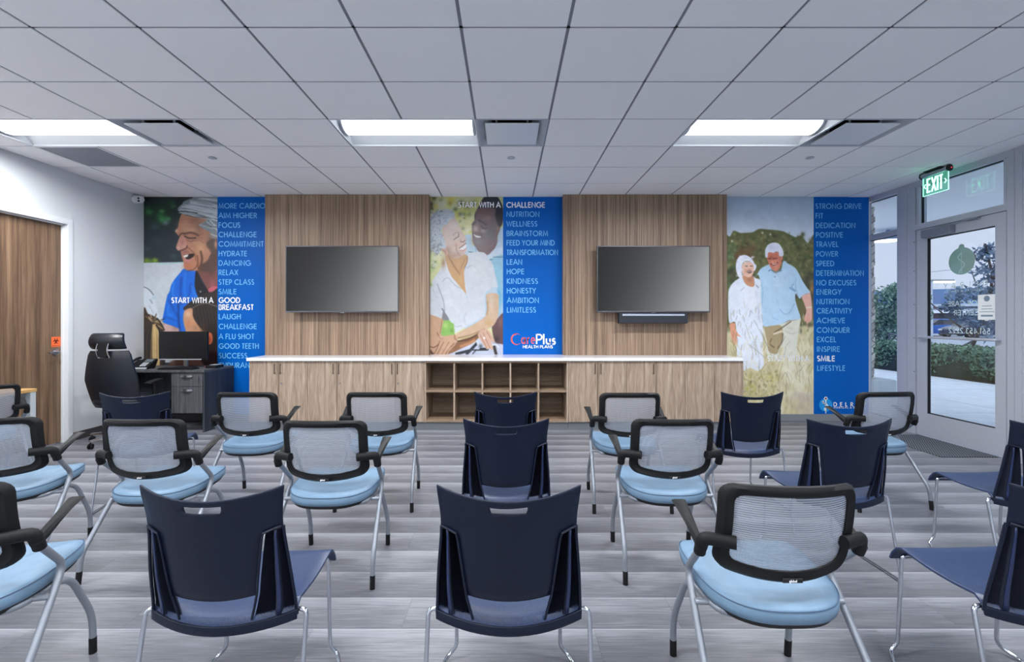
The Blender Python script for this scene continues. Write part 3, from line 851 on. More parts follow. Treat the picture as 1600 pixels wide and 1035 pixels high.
# ------------------------------------------------------------------ printed wall murals
# each photo print is a flat sheet on the wall with its picture in a colour attribute
class Paint:
    """small painter working in picture-plane units of the mural wall (1 unit = PS metres)"""
    def __init__(self, x0, y0, x1, y1, s, base):
        self.x0, self.y0, self.s = x0, y0, s
        self.w, self.h = int(round((x1-x0)*s))+1, int(round((y1-y0)*s))+1
        self.c = np.zeros((self.h, self.w, 3)); self.c[:] = base
        self.X, self.Y = np.meshgrid(x0+np.arange(self.w)/s, y0+np.arange(self.h)/s)
        self.rng = np.random.RandomState(3)
    def blend(self, sl, a, col):
        a = np.clip(a, 0, 1)[..., None]
        self.c[sl] = self.c[sl]*(1-a)+np.array(col, float)*a
    def win(self, xa, ya, xb, yb):
        i0 = max(0, int((ya-self.y0)*self.s)); i1 = min(self.h, int((yb-self.y0)*self.s)+2)
        j0 = max(0, int((xa-self.x0)*self.s)); j1 = min(self.w, int((xb-self.x0)*self.s)+2)
        return (slice(i0, max(i0, i1)), slice(j0, max(j0, j1)))
    def sd(self, pts, sl, closed=True):
        X, Y = self.X[sl], self.Y[sl]; best = np.full(X.shape, 1e9); inside = np.zeros(X.shape, bool)
        n = len(pts)
        for i in range(n if closed else n-1):
            ax, ay = pts[i]; bx, by = pts[(i+1) % n]
            dx, dy = bx-ax, by-ay
            t = np.clip(((X-ax)*dx+(Y-ay)*dy)/(dx*dx+dy*dy+1e-9), 0, 1)
            best = np.minimum(best, (X-ax-t*dx)**2+(Y-ay-t*dy)**2)
            if closed:
                c = ((ay > Y) != (by > Y))
                xi = ax+(Y-ay)*dx/(dy if abs(dy) > 1e-9 else 1e-9)
                inside ^= c & (X < xi)
        d = np.sqrt(best)
        return np.where(inside, -d, d) if closed else d
    def curve(self, pts, n=5, closed=True):
        out = []; m = len(pts)
        for i in range(m if closed else m-1):
            if closed: p = [pts[(i+k) % m] for k in (-1, 0, 1, 2)]
            else: p = [pts[max(0, i-1)], pts[i], pts[i+1], pts[min(m-1, i+2)]]
            for k in range(n):
                t = k/n
                out.append(tuple(0.5*((2*p[1][q])+(-p[0][q]+p[2][q])*t+(2*p[0][q]-5*p[1][q]+4*p[2][q]-p[3][q])*t*t+(-p[0][q]+3*p[1][q]-3*p[2][q]+p[3][q])*t**3) for q in (0, 1)))
        if not closed: out.append(pts[-1])
        return out
    def poly(self, pts, col, soft=0.9, a=1.0, curved=True):
        P = self.curve(pts) if curved else pts
        xs = [p[0] for p in P]; ys = [p[1] for p in P]
        sl = self.win(min(xs)-soft*2, min(ys)-soft*2, max(xs)+soft*2, max(ys)+soft*2)
        if self.X[sl].size == 0: return
        self.blend(sl, a*np.clip(0.5-self.sd(P, sl)/soft, 0, 1), col)
    def line(self, pts, wd_, col, a=1.0, soft=0.8):
        P = self.curve(pts, 4, False) if len(pts) > 2 else pts
        xs = [p[0] for p in P]; ys = [p[1] for p in P]; m = wd_+soft*2
        sl = self.win(min(xs)-m, min(ys)-m, max(xs)+m, max(ys)+m)
        if self.X[sl].size == 0: return
        self.blend(sl, a*np.clip(0.5-(self.sd(P, sl, False)-wd_/2)/soft, 0, 1), col)
    def blob(self, x, y, rx, ry, col, a=1.0):
        sl = self.win(x-3*rx, y-3*ry, x+3*rx, y+3*ry)
        if self.X[sl].size == 0: return
        self.blend(sl, a*np.exp(-((self.X[sl]-x)/rx)**2-((self.Y[sl]-y)/ry)**2), col)
    def ell(self, x, y, rx, ry, col, a=1.0, soft=0.9):
        self.poly([(x+rx*math.cos(2*PI*k/24), y+ry*math.sin(2*PI*k/24)) for k in range(24)], col, soft, a, False)
    def specks(self, box_, n, r, cols, a=0.8, mask=None, asp=1.0):
        for _ in range(n):
            x = self.rng.uniform(box_[0], box_[2]); y = self.rng.uniform(box_[1], box_[3])
            if mask and not mask(x, y): continue
            rr = self.rng.uniform(r[0], r[1])
            self.blob(x, y, rr, rr*asp, cols[self.rng.randint(len(cols))], a)
    def grain(self, amp):
        g = np.zeros((self.h, self.w))
        for s_ in (3, 6, 12, 24):
            a = self.rng.rand(self.h//s_+3, self.w//s_+3)
            yy, xx = np.arange(self.h)/s_, np.arange(self.w)/s_
            i, j = yy.astype(int), xx.astype(int); fy, fx = (yy-i)[:, None], (xx-j)[None, :]
            g += (a[i][:, j]*(1-fy)+a[i+1][:, j]*fy)*(1-fx)+(a[i][:, j+1]*(1-fy)+a[i+1][:, j+1]*fy)*fx-0.5
        self.c = self.c*(1+amp*g[..., None])
    def soften(self):
        k = np.array([.18, .64, .18])
        c = np.pad(self.c, ((1, 1), (1, 1), (0, 0)), 'edge')
        c = c[:-2]*k[0]+c[1:-1]*k[1]+c[2:]*k[2]
        self.c = c[:, :-2]*k[0]+c[:, 1:-1]*k[1]+c[:, 2:]*k[2]
    def sheet(self, name, parent, y, ink=0.85):
        self.grain(0.035); self.soften()
        h, w_ = self.h, self.w
        v = np.zeros((h*w_, 3)); v[:, 0] = wx(self.X.ravel()); v[:, 1] = y; v[:, 2] = wz(self.Y.ravel())
        v[:, 0] -= parent.location.x; v[:, 1] -= parent.location.y; v[:, 2] -= parent.location.z
        i, j = np.meshgrid(np.arange(h-1), np.arange(w_-1), indexing='ij'); a = (i*w_+j).ravel()
        f = np.stack([a, a+w_, a+w_+1, a+1], 1)
        me = bpy.data.meshes.new(name)
        me.vertices.add(len(v)); me.vertices.foreach_set('co', v.ravel())
        me.loops.add(f.size); me.loops.foreach_set('vertex_index', f.ravel().astype(np.int32))
        me.polygons.add(len(f)); me.polygons.foreach_set('loop_start', (np.arange(len(f))*4).astype(np.int32))
        me.update(calc_edges=True)
        c = np.clip(self.c/255.0, 0, 1); c = np.where(c <= 0.04045, c/12.92, ((c+0.055)/1.055)**2.4)*ink
        at = me.color_attributes.new('print', 'FLOAT_COLOR', 'POINT')
        at.data.foreach_set('color', np.concatenate([c.reshape(-1, 3), np.ones((h*w_, 1))], 1).ravel().astype(np.float32))
        me.materials.append(M_print)
        o = bpy.data.objects.new(name, me); COL.objects.link(o); o.parent = parent
        return o
M_print = mat('photo_print', (1, 1, 1, 1), 0.35)
_a = N(M_print, 'ShaderNodeVertexColor'); _a.layer_name = 'print'
L(M_print, _a.outputs[0], BS(M_print).inputs['Base Color'])

def T(ox, oy, s):                      # sheet coordinates measured on an enlarged detail
    return lambda *p: [(ox+a/s, oy+b/s) for a, b in p]

# --- left print: laughing grey-haired man in a blue shirt, child's head, fair-haired woman
A = Paint(225, 308, 340.2, 648, 1.6, (44, 55, 62))
q = T(222, 304, 12.933)
def B1(x, y, r, col, a=0.8, ry=None): A.blob(222+x/12.933, 304+y/12.933, r/12.933, (ry or r)/12.933, col, a)
B1(380, 330, 330, (26, 60, 36), 0.9, 260); B1(120, 80, 220, (26, 26, 28), 0.8, 90); B1(800, 120, 200, (22, 28, 26), 0.8)
for x, y, r, c in ((150, 360, 75, (66, 150, 76)), (110, 300, 60, (50, 110, 60)), (400, 340, 60, (104, 164, 104)), (370, 430, 70, (52, 128, 62)), (420, 510, 90, (72, 170, 92)),
                   (530, 500, 60, (84, 160, 100)), (480, 575, 60, (132, 150, 160)), (640, 240, 60, (64, 120, 74)), (600, 170, 60, (40, 90, 52)), (260, 650, 90, (70, 88, 90)), (300, 960, 120, (62, 72, 78)), (110, 1100, 70, (70, 84, 88)), (640, 1250, 60, (60, 88, 78))):
    B1(x, y, r, c, 0.85, r*0.75)
B1(100, 1340, 70, (140, 180, 50), 0.9, 50); B1(265, 1335, 60, (166, 206, 56), 0.9, 45); B1(180, 1355, 100, (96, 140, 36), 0.7, 35)
A.poly(q((0, 1382), (900, 1366), (900, 3400), (0, 3400)), (205, 212, 220), curved=False)
A.line(q((350, 1390), (500, 1398), (840, 1372)), 1.2, (150, 212, 205)); B1(100, 1680, 60, (186, 196, 204), 0.6); B1(300, 2320, 200, (196, 206, 214), 0.6)
A.poly(q((40, 1890), (160, 1930), (250, 2060), (300, 2300), (330, 2480), (40, 2480)), (214, 222, 232)); A.line(q((40, 1870), (110, 1900), (170, 1950), (235, 2030)), 1.0, (52, 54, 58))
A.line(q((170, 2130), (210, 2200)), 2.2, (140, 152, 168), 0.7); A.line(q((150, 2250), (230, 2400)), 1.2, (150, 162, 178), 0.6); B1(230, 2080, 40, (172, 200, 214), 0.7)
# arm, shirt
A.poly(q((430, 2590), (560, 2640), (700, 2690), (780, 2800), (790, 3000), (520, 3000), (470, 2850)), (208, 172, 166)); A.blob(275, 512, 5, 5, (150, 112, 108), 0.6)
A.poly(q((850, 1500), (960, 1530), (1090, 1545), (1090, 1700), (1080, 1860), (1160, 2080), (1000, 2200), (880, 2330), (850, 2500), (905, 2830), (905, 3100), (800, 3100), (775, 2760), (700, 2690), (560, 2640), (430, 2590), (414, 2545), (450, 2350), (490, 2150), (520, 2030), (560, 1960), (590, 1840), (660, 1720), (760, 1600)), (14, 106, 220))
for pts, w_, c, a in ((((800, 1700), (780, 1950), (800, 2200)), 4, (6, 72, 172), 0.7), (((990, 1800), (960, 2000), (900, 2200)), 3, (6, 72, 172), 0.7), (((560, 2150), (640, 2330), (740, 2480)), 4, (8, 76, 180), 0.6), (((740, 2200), (740, 2500), (770, 2760)), 3.2, (20, 58, 130), 0.8),
                      (((450, 2480), (580, 2510), (720, 2560)), 2.0, (8, 70, 170), 0.6), (((650, 1780), (620, 1950), (640, 2050)), 3, (60, 150, 245), 0.6), (((880, 1600), (860, 1800), (880, 2050)), 3, (50, 140, 240), 0.5), (((540, 2250), (520, 2400), (600, 2450)), 2.5, (54, 146, 244), 0.5), (((1000, 1850), (1060, 2000), (1120, 2080)), 1.2, (90, 150, 220), 0.7)):
    A.line(q(*pts), w_, c, a, soft=2.5)
# neck, collar
A.poly(q((1080, 1450), (1130, 1560), (1230, 1750), (1330, 1930), (1400, 2010), (1560, 2010), (1560, 1200), (1400, 1250), (1200, 1400)), (126, 80, 74))
A.blob(332, 446, 5, 8, (166, 96, 98), 0.8); A.blob(330, 424, 6, 7, (88, 58, 56), 0.7)
A.poly(q((1090, 1548), (1130, 1585), (1200, 1760), (1290, 1870), (1340, 1980), (1270, 2060), (1150, 2080), (1075, 1900), (1070, 1720)), (30, 31, 40))
B1(1185, 1965, 16, (220, 224, 235), 0.9); A.poly(q((1340, 1930), (1420, 1870), (1540, 1870), (1540, 2010), (1400, 2010)), (196, 96, 112))
# face
A.poly(q((830, 390), (770, 470), (745, 580), (730, 660), (690, 725), (672, 752), (700, 790), (735, 835), (765, 845), (735, 930), (700, 1030), (693, 1085), (730, 1135), (778, 1142), (790, 1190), (805, 1260), (828, 1330), (846, 1400), (850, 1470), (900, 1525), (960, 1538), (1090, 1545), (1180, 1510), (1300, 1380), (1400, 1200), (1530, 1100), (1530, 420), (1150, 380)), (188, 132, 106))
A.poly(q((1300, 1000), (1420, 900), (1530, 850), (1530, 1480), (1200, 1560), (1130, 1520), (1200, 1420), (1330, 1330), (1400, 1210)), (92, 68, 60), soft=3)
for x, y, r, ry, c, a in ((900, 620, 150, 100, (204, 152, 124), 0.9), (980, 720, 120, 50, (216, 168, 136), 0.7), (1060, 520, 100, 70, (160, 116, 100), 0.8), (1150, 640, 70, 120, (142, 112, 98), 0.7), (1180, 1090, 110, 110, (216, 166, 122), 0.9), (1320, 1160, 60, 60, (196, 146, 116), 0.8),
                          (950, 1010, 70, 60, (206, 142, 122), 0.7), (930, 1450, 90, 70, (204, 118, 84), 0.9), (1060, 1330, 70, 130, (202, 138, 100), 0.8), (1150, 1450, 40, 70, (186, 116, 76), 0.8), (880, 1160, 80, 35, (160, 100, 98), 0.8), (1420, 950, 90, 120, (98, 82, 74), 0.8), (700, 735, 30, 30, (226, 196, 176), 0.9)):
    B1(x, y, r, c, a, ry)
A.poly(q((800, 850), (870, 880), (905, 1000), (905, 1065), (860, 1105), (790, 1132), (730, 1132), (694, 1082), (712, 1010), (750, 920)), (204, 146, 130)); B1(740, 1080, 30, (232, 190, 176), 0.8); B1(850, 1050, 35, (222, 166, 150), 0.8); B1(820, 960, 26, (182, 118, 106), 0.6, 60)
for yy in (520, 585, 650): A.line(q((770, yy), (900, yy-18), (1040, yy+6)), 0.8, (158, 108, 86), 0.45, soft=1.5)
B1(1000, 1120, 60, (224, 172, 142), 0.6, 40); B1(1100, 980, 90, (212, 160, 126), 0.6, 40)
A.line(q((770, 1138), (830, 1118), (900, 1085), (915, 1040)), 1.9, (92, 50, 48), 0.9); A.line(q((760, 840), (800, 790), (860, 790)), 2.4, (96, 66, 58), 0.9)
A.line(q((860, 800), (960, 775), (1060, 790), (1140, 830)), 3.2, (100, 70, 62), 0.85, soft=2); A.line(q((870, 850), (960, 885), (1090, 880)), 2.0, (54, 38, 36), 0.9, soft=1.5); A.line(q((920, 930), (990, 950), (1060, 925)), 1.4, (128, 84, 74), 0.8)
for yy in (850, 900, 945): A.line(q((1080, yy), (1160, yy-20), (1240, yy-60+(yy-850))), 0.9, (128, 88, 66), 0.7)
A.poly(q((842, 1230), (930, 1215), (990, 1200), (1060, 1205), (1040, 1260), (960, 1310), (890, 1300)), (44, 24, 24)); A.poly(q((840, 1238), (930, 1218), (925, 1255), (865, 1275)), (246, 240, 234)); A.poly(q((850, 1290), (940, 1315), (1040, 1270), (1000, 1345), (900, 1370), (855, 1330)), (206, 136, 132)); B1(868, 1275, 14, (236, 226, 220), 0.8)
A.line(q((905, 1060), (1000, 1130), (1075, 1220), (1085, 1330)), 1.8, (140, 84, 60), 0.8, soft=1.6); A.line(q((1120, 1240), (1130, 1380), (1125, 1450)), 2.2, (112, 70, 50), 0.8, soft=1.6); A.line(q((1190, 1160), (1215, 1300), (1190, 1440), (1150, 1490)), 3.4, (88, 60, 48), 0.85, soft=2.2); A.line(q((930, 1540), (1040, 1520), (1120, 1440)), 1.6, (110, 62, 46), 0.7)
A.blob(337.5, 382, 2.5, 6, (206, 160, 136), 0.9)
# hair
A.poly(q((720, 290), (760, 240), (815, 190), (850, 140), (950, 100), (1020, 70), (1100, 30), (1600, 30), (1600, 820), (1450, 800), (1370, 760), (1240, 690), (1150, 620), (1250, 560), (1320, 490), (1150, 480), (1000, 445), (850, 405), (780, 370), (740, 335)), (134, 148, 156))
rg_ = np.random.RandomState(11)
for k in range(110):
    t = rg_.rand(); y0 = 70+t*310; c = [(210, 220, 226), (186, 198, 206), (74, 84, 90), (214, 222, 228), (232, 238, 242)][rg_.randint(5)]
    x0 = 740+(1-t)*320*rg_.rand()+rg_.rand()*200; ye = 120+t*400
    if t < .35 and x0 < 980: x0 = 980
    A.line(q((x0, y0), (x0+180, y0+8+20*rg_.rand()), (x0+420, (y0+ye)/2+30), (1540, ye+70*rg_.rand())), 0.5+0.8*rg_.rand(), c, 0.75, soft=0.7)
A.line(q((760, 345), (860, 340), (960, 355), (1120, 380)), 1.4, (58, 52, 50), 0.9); A.line(q((900, 420), (1060, 455), (1300, 480)), 1.2, (86, 76, 72), 0.7)
for k in range(26):
    t = rg_.rand(); A.line(q((1160+230*t, 600-100*t+40*rg_.rand()), (1300+160*t, 660-60*t), (1540, 640+150*rg_.rand())), 0.6+0.6*rg_.rand(), [(222, 228, 232), (168, 176, 180), (96, 100, 104)][rg_.randint(3)], 0.8, soft=0.7)
A.poly(q((1370, 760), (1460, 800), (1600, 830), (1600, 900), (1460, 900), (1380, 850)), (150, 150, 150), soft=3, a=.8); A.line(q((1400, 800), (1460, 830), (1520, 850)), 1.3, (232, 234, 236), 0.9)
# child's head
A.poly(q((845, 2310), (900, 2240), (980, 2170), (1120, 2080), (1260, 2010), (1420, 1970), (1600, 1990), (1600, 3350), (1310, 3350), (1240, 2950), (1000, 2500)), (46, 40, 38))
A.poly(q((855, 2370), (930, 2310), (1020, 2310), (1030, 2450), (1080, 2560), (1160, 2680), (1240, 2790), (1260, 3100), (1000, 3100), (905, 2830), (860, 2660), (835, 2520)), (206, 152, 116), soft=2)
B1(930, 2420, 60, (232, 186, 154), 0.8); B1(940, 2620, 70, (196, 128, 88), 0.7, 90); B1(1080, 2700, 60, (170, 128, 100), 0.8)
A.line(q((850, 2320), (950, 2240), (1010, 2290)), 2.5, (60, 50, 46), 0.9); A.line(q((1010, 2310), (1150, 2230), (1320, 2205), (1520, 2270)), 1.3, (140, 124, 112), 0.8)
for k in range(14): A.line(q((1050+35*k, 2260+8*k), (1080+34*k, 2400), (1130+32*k, 2640)), 0.8, [(84, 74, 68), (30, 26, 26)][k % 2], 0.6)
for k in range(8): A.line(q((1270+40*k, 2080), (1300+38*k, 2000)), 0.9, (70, 62, 58), 0.8)
A.ell(328.0, 529, 4.6, 9.5, (206, 108, 72), 1, 1.6); A.ell(327.0, 531, 2.6, 6, (150, 64, 44), 0.8, 1.6)
A.poly([(300, 548), (342, 548), (342, 650), (300, 650)], (44, 20, 22), 5, curved=False); A.blob(318, 520, 5, 14, (96, 66, 52), 0.7)
# fair-haired woman at the lower left
A.poly([(224, 492), (232, 491), (240, 494), (247, 499), (253, 508), (256, 517), (258, 575), (256, 650), (224, 650)], (64, 50, 42), 1.5)
for k in range(34):
    a = rg_.uniform(-2.9, 0.9); r0 = rg_.uniform(2, 5); r1 = rg_.uniform(10, 20); c = [(216, 186, 128), (236, 214, 170), (40, 32, 28), (150, 116, 74)][rg_.randint(4)]
    A.line([(240+r0*math.cos(a), 505+r0*math.sin(a)), (240+r1*math.cos(a+.2), 505+r1*math.sin(a+.2)*.75)], 0.6+rg_.rand(), c, 0.85)
for k in range(36):
    x = rg_.uniform(226, 257); c = [(206, 172, 112), (226, 196, 142)][rg_.randint(2)] if 239 < x < 251 or rg_.rand() < .12 else [(40, 34, 32), (66, 54, 46)][rg_.randint(2)]
    A.line([(240+(x-240)*.3, 508), (x, 530), (x+rg_.uniform(-2, 2), 590)], 1.2+rg_.rand(), c, 0.8)
A.line([(246, 498), (252, 506), (257, 516)], 2.2, (34, 28, 26), 0.9)
A.poly([(262, 572), (300, 560), (320, 575), (330, 650), (255, 650)], (120, 78, 62), 4); A.poly([(224, 600), (342, 600), (342, 650), (224, 650)], (50, 36, 34), 8, curved=False)

# --- middle print: smiling older couple, woman in a white polo shirt
B = Paint(671, 308, 786.2, 560, 1.6, (222, 224, 168))
q1, q2, q3 = T(666, 304, 12.903), T(666, 380, 11.5), T(666, 466, 11.008)
B.specks((671, 308, 760, 400), 130, (2, 7), [(232, 232, 150), (226, 230, 200), (214, 210, 96), (236, 238, 214), (206, 206, 120)], 0.8)
for x, y, r, c in ((90, 200, 60, (70, 58, 46)), (110, 290, 40, (74, 62, 48)), (160, 70, 50, (90, 80, 40)), (700, 180, 60, (74, 78, 40)), (960, 180, 50, (90, 92, 50)), (590, 300, 40, (86, 106, 50)), (690, 400, 45, (104, 112, 84)), (770, 400, 40, (120, 128, 100)), (860, 400, 50, (134, 150, 80)), (770, 480, 22, (120, 124, 70)), (830, 220, 60, (110, 110, 60)),
                   (680, 545, 25, (150, 150, 90)), (740, 690, 40, (150, 150, 120)), (480, 170, 40, (150, 120, 50)), (300, 120, 40, (130, 130, 90)), (820, 360, 30, (216, 230, 130)), (500, 100, 80, (222, 204, 80)), (850, 640, 50, (232, 228, 160)), (200, 240, 60, (220, 206, 90)), (310, 200, 90, (224, 226, 214)), (900, 90, 90, (206, 206, 170))):
    B.blob(666+x/12.903, 304+y/12.903, r/12.903, r/12.903, c, 0.85)
# man's shirt and the pale wall behind
B.poly(q1((740, 830), (900, 800), (930, 1032), (1420, 1032), (1470, 730), (1545, 640), (1700, 640), (1700, 2700), (700, 2700)), (186, 212, 232), curved=False)
B.poly(q2((1100, 220), (1200, 120), (1440, 20), (1440, 250), (1210, 250), (1190, 300), (1130, 300)), (206, 224, 238), curved=False)
B.poly(q2((1140, 300), (1190, 270), (1440, 265), (1440, 1035), (1290, 1000), (1270, 700), (1190, 400)), (152, 202, 226)); B.line(q2((1205, 252), (1370, 252)), 1.0, (66, 104, 132)); B.line(q2((1140, 300), (1190, 296)), 1.0, (66, 104, 132)); B.line(q2((765, 158), (860, 172)), 1.2, (60, 96, 124))
B.blob(781, 470, 4, 16, (110, 180, 212), 0.7); B.line(q2((1300, 860), (1340, 960)), 2, (100, 170, 206), 0.6); B.line(q2((870, 30), (900, 170)), 1.4, (140, 180, 214), 0.8)
# man's head
B.poly(q1((1150, 75), (1220, 48), (1420, 48), (1500, 150), (1545, 280), (1545, 540), (1500, 660), (1420, 700), (1200, 620), (1000, 560), (975, 500), (985, 380), (1060, 240), (1100, 160)), (38, 42, 52))
B.poly(q1((1010, 330), (1080, 280), (1380, 290), (1390, 420), (1420, 560), (1450, 640), (1490, 650), (1485, 720), (1440, 840), (1425, 1000), (1330, 1130), (1180, 1190), (1060, 1120), (985, 1050), (940, 960), (925, 820), (920, 640), (930, 570), (985, 500)), (120, 96, 98))
for x, y, rx, ry, c, a in ((1230, 480, 110, 60, (150, 120, 118), 0.8), (1180, 360, 120, 50, (126, 92, 88), 0.7), (1000, 690, 60, 70, (204, 178, 174), 0.9), (1160, 740, 70, 40, (198, 172, 164), 0.8), (1280, 800, 130, 150, (104, 102, 112), 0.9), (1050, 950, 120, 70, (124, 116, 122), 0.9), (1380, 620, 60, 80, (112, 104, 110), 0.8), (1440, 690, 30, 60, (146, 122, 112), 0.9), (1030, 600, 40, 50, (150, 126, 126), 0.8)):
    B.blob(666+x/12.903, 304+y/12.903, rx/12.903, ry/12.903, c, a)
B.line(q1((1060, 520), (1130, 560), (1210, 610)), 2.6, (70, 62, 66), 0.85, soft=1.4); B.line(q1((1110, 640), (1160, 690), (1230, 680)), 1.5, (66, 58, 62), 0.8); B.line(q1((925, 610), (960, 600), (990, 560)), 1.8, (74, 66, 70), 0.8)
B.poly(q1((955, 800), (1010, 830), (1100, 850), (1080, 870), (1000, 860)), (238, 238, 240)); B.line(q1((950, 790), (1040, 770), (1110, 820)), 1.2, (86, 72, 78), 0.8); B.line(q1((1080, 720), (1120, 820), (1130, 880)), 1.0, (84, 74, 80), 0.7); B.line(q1((980, 900), (1060, 890)), 1.0, (150, 120, 124), 0.7); B.line(q1((1060, 700), (1090, 740), (1060, 760)), 1.2, (120, 96, 98), 0.7)
B.poly(q2((900, 95), (1000, 130), (1150, 100), (1250, 10), (1235, 90), (1180, 150), (1100, 215), (960, 160), (930, 140)), (112, 86, 88))
# woman: polo, neck, head
B.poly(q2((40, 900), (100, 700), (200, 550), (280, 420), (350, 300), (380, 400), (560, 560), (700, 480), (735, 320), (760, 185), (960, 165), (1050, 180), (1100, 250), (1200, 400), (1240, 580), (1285, 790), (1230, 790), (1150, 830), (1070, 890), (1055, 1035), (1055, 1300), (1010, 1330), (720, 1500), (500, 1620), (480, 1500), (380, 1370), (320, 1240), (285, 1350), (60, 1290), (30, 1200)), (216, 221, 230))
for pts, w_, c, a in ((((300, 690), (340, 640), (390, 630), (440, 660)), 1.3, (164, 168, 178), 0.8), (((730, 450), (810, 405), (890, 440)), 1.3, (160, 164, 174), 0.8), (((440, 680), (540, 770), (630, 825)), 1.3, (170, 174, 182), 0.8), (((200, 740), (260, 900), (310, 1040), (330, 1230)), 1.4, (150, 156, 170), 0.8), (((120, 840), (200, 980)), 1.6, (196, 202, 214), 0.8), (((710, 900), (740, 1000)), 1.2, (190, 194, 204), 0.7), (((720, 1260), (680, 1340), (690, 1420)), 2.5, (196, 202, 214), 0.8), (((390, 1330), (440, 1440), (520, 1500), (640, 1490)), 1.6, (170, 176, 190), 0.7)):
    B.line(q2(*pts), w_, c, a, soft=1.4)
B.blob(700, 412, 7, 14, (226, 228, 236), 0.7); B.blob(748, 420, 14, 18, (220, 226, 226), 0.7); B.line(q2((285, 1180), (320, 1240), (330, 1340)), 2.0, (110, 112, 118), 0.8); B.poly(q2((300, 1240), (330, 1240), (410, 1380), (290, 1400)), (136, 138, 142))
B.poly(q2((350, 210), (380, 420), (450, 590), (520, 680), (640, 820), (712, 905), (700, 800), (680, 600), (690, 470), (740, 340), (735, 220), (560, 200)), (204, 160, 112))
B.blob(693, 411, 3.5, 9, (168, 126, 92), 0.8); B.line(q2((400, 230), (480, 380), (600, 560)), 2.0, (150, 106, 74), 0.8, soft=2); B.line(q2((700, 280), (640, 420), (600, 520)), 1.4, (172, 126, 88), 0.8, soft=2); B.blob(720, 437, 4, 9, (214, 172, 116), 0.9); B.line(q2((735, 240), (735, 330), (690, 450)), 1.2, (140, 96, 66), 0.8)
B.poly(q1((330, 690), (440, 560), (520, 490), (570, 470), (640, 580), (700, 700), (745, 790), (795, 870), (805, 930), (790, 985), (800, 1040), (815, 1100), (800, 1150), (760, 1210), (690, 1260), (600, 1290), (500, 1240), (420, 1160), (360, 1060), (340, 850)), (218, 192, 180))
for x, y, rx, ry, c, a in ((560, 620, 100, 80, (226, 212, 206), 0.9), (480, 820, 90, 120, (214, 196, 188), 0.8), (620, 1010, 80, 70, (220, 178, 162), 0.8), (430, 1150, 80, 100, (176, 142, 124), 0.9), (560, 1230, 120, 60, (186, 148, 128), 0.9), (700, 1190, 60, 50, (206, 174, 158), 0.8), (740, 900, 40, 40, (226, 198, 184), 0.7)):
    B.blob(666+x/12.903, 304+y/12.903, rx/12.903, ry/12.903, c, a)
B.line(q1((555, 915), (600, 880), (650, 850), (655, 800)), 1.3, (96, 76, 76), 0.9); B.line(q1((545, 830), (590, 775), (660, 770)), 1.0, (150, 120, 114), 0.8); B.line(q1((690, 950), (740, 960), (785, 930)), 1.4, (124, 84, 80), 0.85); B.line(q1((700, 900), (690, 945)), 1, (180, 146, 136), 0.8)
B.poly(q2((600, 95), (660, 60), (712, 20), (715, 85), (660, 130), (620, 130)), (240, 238, 238)); B.line(q2((597, 92), (650, 55), (712, 8)), 1.3, (120, 78, 76), 0.9); B.line(q2((610, 135), (670, 130), (720, 95)), 1.4, (206, 140, 138), 0.9); B.line(q2((540, 30), (550, 140), (610, 230)), 1.2, (166, 128, 114), 0.8)
B.poly(q1((60, 640), (75, 520), (110, 430), (160, 370), (250, 330), (380, 298), (480, 305), (560, 360), (575, 420), (560, 480), (470, 520), (430, 590), (350, 640), (310, 720), (320, 800), (370, 900), (385, 1000), (400, 1060), (360, 1120), (330, 1090), (280, 1130), (260, 1200), (180, 1190), (110, 1130), (66, 1020)), (196, 206, 218))
for k in range(260):
    x, y = rg_.uniform(62, 560), rg_.uniform(300, 1180)
    if (x < 330 or y < 620-0.25*(x-330)) and not (y > 520 and x > 420): B.blob(666+x/12.903, 304+y/12.903, rg_.uniform(.6, 1.6), rg_.uniform(.6, 1.6), [(132, 142, 170), (226, 232, 240), (160, 170, 190), (210, 218, 226), (116, 124, 150)][rg_.randint(5)], 0.65)
for k in range(60): B.blob(rg_.uniform(672, 690), rg_.uniform(376, 400), 1.3, 1.3, [(116, 122, 124), (200, 206, 208), (150, 158, 158)][rg_.randint(3)], 0.6)
B.poly(q2((270, 110), (330, 100), (385, 150), (385, 205), (350, 215), (310, 180)), (206, 166, 146)); B.line(q2((290, 130), (340, 150), (350, 190)), 1, (150, 108, 90), 0.8)
B.specks((671, 400, 684, 455), 40, (1.5, 3.5), [(146, 176, 96), (196, 214, 150), (96, 116, 72), (226, 232, 214)], 0.8, mask=lambda x, y: x < 671+12*(455-y)/50)
# arms, hands, bicycle grip
B.poly(q3((0, 780), (900, 700), (1400, 700), (1400, 1060), (0, 1060)), (196, 202, 222), curved=False)
B.poly(q3((235, 690), (275, 480), (296, 385), (390, 380), (440, 425), (475, 440), (492, 640), (400, 690)), (140, 188, 96), 1.4, curved=False); B.blob(696, 509, 4, 4, (196, 228, 130), 0.8); B.blob(706, 517, 3, 3, (104, 160, 66), 0.7)
B.poly(q3((1130, 470), (1230, 350), (1330, 250), (1460, 250), (1460, 780), (1290, 790), (1180, 740)), (104, 76, 78)); B.blob(782, 503, 4, 8, (140, 104, 104), 0.8); B.blob(776, 530, 5, 6, (62, 48, 50), 0.8)
B.poly(q3((1035, -60), (1230, -70), (1245, 100), (1235, 300), (1180, 440), (1080, 525), (900, 580), (760, 640), (620, 690), (530, 700), (490, 640), (560, 590), (760, 480), (960, 360), (1040, 270), (1050, 120)), (214, 182, 152))
B.blob(768, 474, 4, 16, (226, 204, 186), 0.8); B.blob(764, 505, 5, 5, (212, 172, 120), 0.8); B.line(q3((1045, 60), (1055, 180), (1040, 280)), 2.2, (190, 146, 100), 0.8, soft=2); B.line(q3((540, 690), (760, 640), (1000, 540)), 2.2, (150, 110, 84), 0.8, soft=2)
